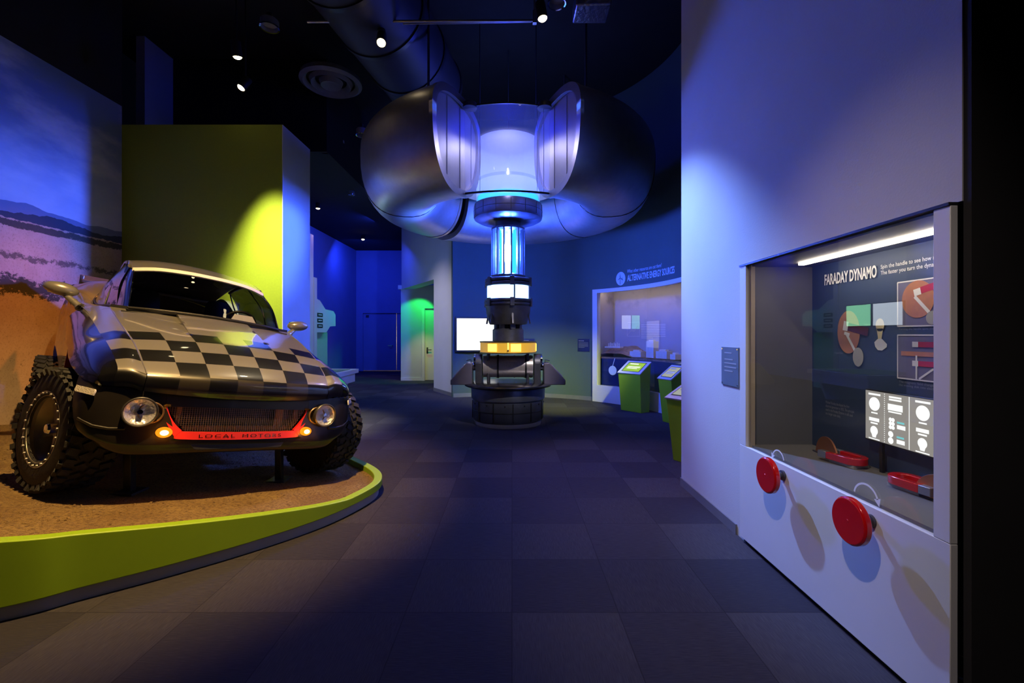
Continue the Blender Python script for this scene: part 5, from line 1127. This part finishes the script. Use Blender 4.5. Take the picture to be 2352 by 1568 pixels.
for z in (2.03, 1.88, 1.73): mb.span((XB + .02, 12.12, z - .012), (XB + .0215, 12.34, z + .012))
mb.build('label_print', PRINTW, st)
for y0, y1, m, nm, lb in ((10.74, 11.51, emis('mint_display', (.30, .85, .50), 5), 'hall_screen', 'wall screen with a mint picture on the hall station'), (9.86, 10.66, emis('pale_map_display', (.75, .85, 1.0), 5), 'hall_screen', 'wall screen with a pale picture on the hall station, nearer the lime wall')):
    q = thing(nm, lb, 'screen', (XB, (y0 + y1) / 2, 1.7), 'screens on the hall station')
    MB().span((XB + .003, y0 - .02, 1.69), (XB + .05, y1 + .02, 2.24)).build('casing', BLACKP, q); MB().span((XB + .05, y0, 1.71), (XB + .054, y1, 2.22)).build('display', m, q)
tb = thing('activity_table', 'pale white table with a deep apron sticking out past the car nose', 'table', (-4.4, 9.8, 0))
MB().span((XB + .05, 8.9, .60), (-3.63, 10.72, .69)).build('tabletop', WHITE2, tb, bevel=.004)
MB().span((XB + .05, 8.95, .40), (-3.69, 10.64, .60)).build('apron', WHITE2, tb)
MB().prism([(-5.15, 0), (-3.95, 0), (-3.80, .40), (-5.15, .40)], (0, 10.55, 0), (1, 0, 0), (0, 0, 1), .08).prism([(-5.15, 0), (-3.95, 0), (-3.80, .40), (-5.15, .40)], (0, 9.2, 0), (1, 0, 0), (0, 0, 1), .08).build('pedestal', WHITE2, tb)
MB().span((-5.0, 9.1, .69), (-3.75, 10.5, .698)).build('green_inlay', mat('green_inlay', (.16, .26, .14), .5, var=.3, scale=8), tb)

# ------------------------------------------------------------------ things under the ceiling
def lamp_fixture(p, t, label, ztop=CEIL):
    p, t = Vector(p), Vector(t); d = (t - p).normalized(); M = d.to_track_quat('Z', 'Y').to_matrix()
    q = thing('spotlight', label, 'lamp', p, 'lit ceiling spotlights')
    MB().lathe([(0, -.16), (.055, -.16), (.06, -.15), (.062, .035), (.054, .035), (.054, .0), (0, .0)], 24, p, M).build('can', BLACKP, q)
    MB().lathe([(0, .062), (.022, .059), (.04, .050), (.051, .036), (.053, .004)], 24, p, M).build('bulb', BULB, q)
    top = p - d * .08
    MB().cyl(top, (top.x, top.y, ztop), .012, .012, 8).cyl((top.x, top.y, ztop - .02), (top.x, top.y, ztop), .05, .05, 16).build('stem', BLACKP, q)
LL = ['spotlight above the camera side of the car, out of view', 'spotlight behind the camera for the right wall', 'large bright warm spotlight left of the ring, under the big duct', 'upper of two warm spotlights over the lime wall', 'lower of two warm spotlights over the lime wall', 'small warm spotlight beside the pipe end at the top edge', 'warm spotlight just right of the white wall end', 'small far warm spotlight over the hall door']
for (nm, p, t, pw, colr, an, bl), lb in zip(LAMPS, LL):
    lamp_fixture(p, t, lb, 4.95 if 'hall' in nm else 5.375 if 'duct' in nm else CEIL)
def can(p, r_, label):
    q = thing('ceiling_can', label, 'lamp', p, 'unlit ceiling cans')
    p = Vector(p); MB().lathe([(r_ * .8, .12), (r_, .10), (r_, .0), (r_ * .93, 0), (r_ * .90, .06), (0, .09)], 28, p).build('housing', mat('grey_can', (.25, .25, .27), .4, .4, var=.05), q)
    MB().lathe([(r_ * .93, 0), (r_ * 1.08, -.004), (r_ * 1.1, .006)], 28, p).build('trim_ring', CHROME, q)
    MB().cyl(p + Vector((0, 0, .09)), p + Vector((0, 0, .2)), r_ * .3, r_ * .3, 12).build('stem', BLACKP, q)
can((-3.40, 6.35, 5.80), .12, 'round unlit ceiling can near the top edge, above the lime wall')
can((-2.62, 7.9, 4.97), .095, 'round unlit can hanging left of the steel ring')
can((.55, 5.55, 5.55), .105, 'round blue lit can between the pipe end and the foil-wrapped projector')
can((-3.86, 10.9, 4.86), .07, 'small unlit can low behind the left side of the steel ring')
for pz, top in (((-2.62, 7.9), 5.17), ((.55, 5.55), 5.75), ((-3.40, 6.35), 6.0)):
    pass
du = thing('air_duct', 'big round dark duct with ribs running under the ceiling left of the ring', 'duct', (-1.75, 7.0, 5.35))
dax = Vector((.55, 3.4, 0)).normalized(); dp = Vector((-2.05, 5.0, 5.97)); DUCT = mat('dark_blue_duct', (.014, .015, .026), .6, .1, var=.1, scale=4)
MB().cyl(dp, dp + dax * 3.3, .64, .64, 48).build('pipe', DUCT, du)
for k in (0.3, 1.25, 2.2, 3.15): MB().cyl(dp + dax * k, dp + dax * (k + .07), .66, .66, 48).build('rib', BLACKP, du)
MB().cyl(dp + dax * .8 + Vector((0, 0, .5)), dp + dax * .8 + Vector((0, 0, .45 + .001)), .02, .02).build('strap', BLACKP, du)
df = thing('ceiling_diffuser', 'round ceiling diffuser of nested rings left of the duct', 'vent', (-3.18, 7.96, 5.9))
MB().lathe([(.50, .1), (.52, .02), (.46, -.02), (.40, .04)], 40, (-3.18, 7.96, 5.9)).lathe([(.36, .04), (.33, -.03), (.26, .05)], 40, (-3.18, 7.96, 5.9)).lathe([(.20, .04), (.17, -.04), (.0, .02)], 40, (-3.18, 7.96, 5.9)).build('ring', mat('grey_diffuser', (.12, .12, .14), .5, var=.1), df)
MB().lathe([(.40, .04), (.40, .1), (0, .1)], 40, (-3.18, 7.96, 5.9)).build('throat', BLACKP, df)
tr = thing('ceiling_pipe', 'straight steel pipe under the ceiling ending beside a small warm spotlight', 'pipe', (-.5, 5.8, 5.52))
MB().cyl((-2.6, 5.75, 5.47), (.29, 5.8, 5.52), .016, .016, 12).cyl((-1.4, 5.82, 5.49), (.25, 5.86, 5.545), .010, .010, 10).build('pipe', STEEL, tr)
MB().box((.29, 5.8, 5.56), (.05, .05, .16)).cyl((.29, 5.8, 5.6), (.29, 5.8, CEIL), .014, .014, 10).build('hanger', STEEL, tr)
MB().cyl((-1.6, 5.77, 5.48), (-1.6, 5.77, CEIL), .014, .014, 10).build('hanger', STEEL, tr)
pj = thing('projector', 'foil-wrapped projector box at the top edge beside the blue lit can', 'projector', (1.0, 5.7, 5.55))
mb = MB(); bmv = []
nx_, nz_ = 9, 5
mb.box((1.0, 5.7, 5.62), (.44, .34, .19)); mb.build('housing', mat('crinkled_foil', (.45, .46, .5), .3, .9, bump=1.0, bscale=22), pj, bevel=.02)
MB().cyl((.9, 5.52, 5.62), (.9, 5.48, 5.62), .05, .05, 20).build('lens', CHROME, pj); MB().cyl((1.0, 5.7, 5.7), (1.0, 5.7, CEIL), .02, .02, 10).build('mount', BLACKP, pj)
lb = thing('linear_fixture', 'short pale strip fixture on the dark ceiling beyond the lime wall', 'lamp', (-3.9, 9.0, 4.9))
MB().box((-3.7, 9.4, 5.50), (.42, .05, .05)).build('housing', mat('pale_strip', (.3, .3, .28), .5, var=.05), lb); MB().cyl((-3.7, 9.4, 5.52), (-3.7, 9.4, CEIL), .01, .01, 8).build('hanger', BLACKP, lb)
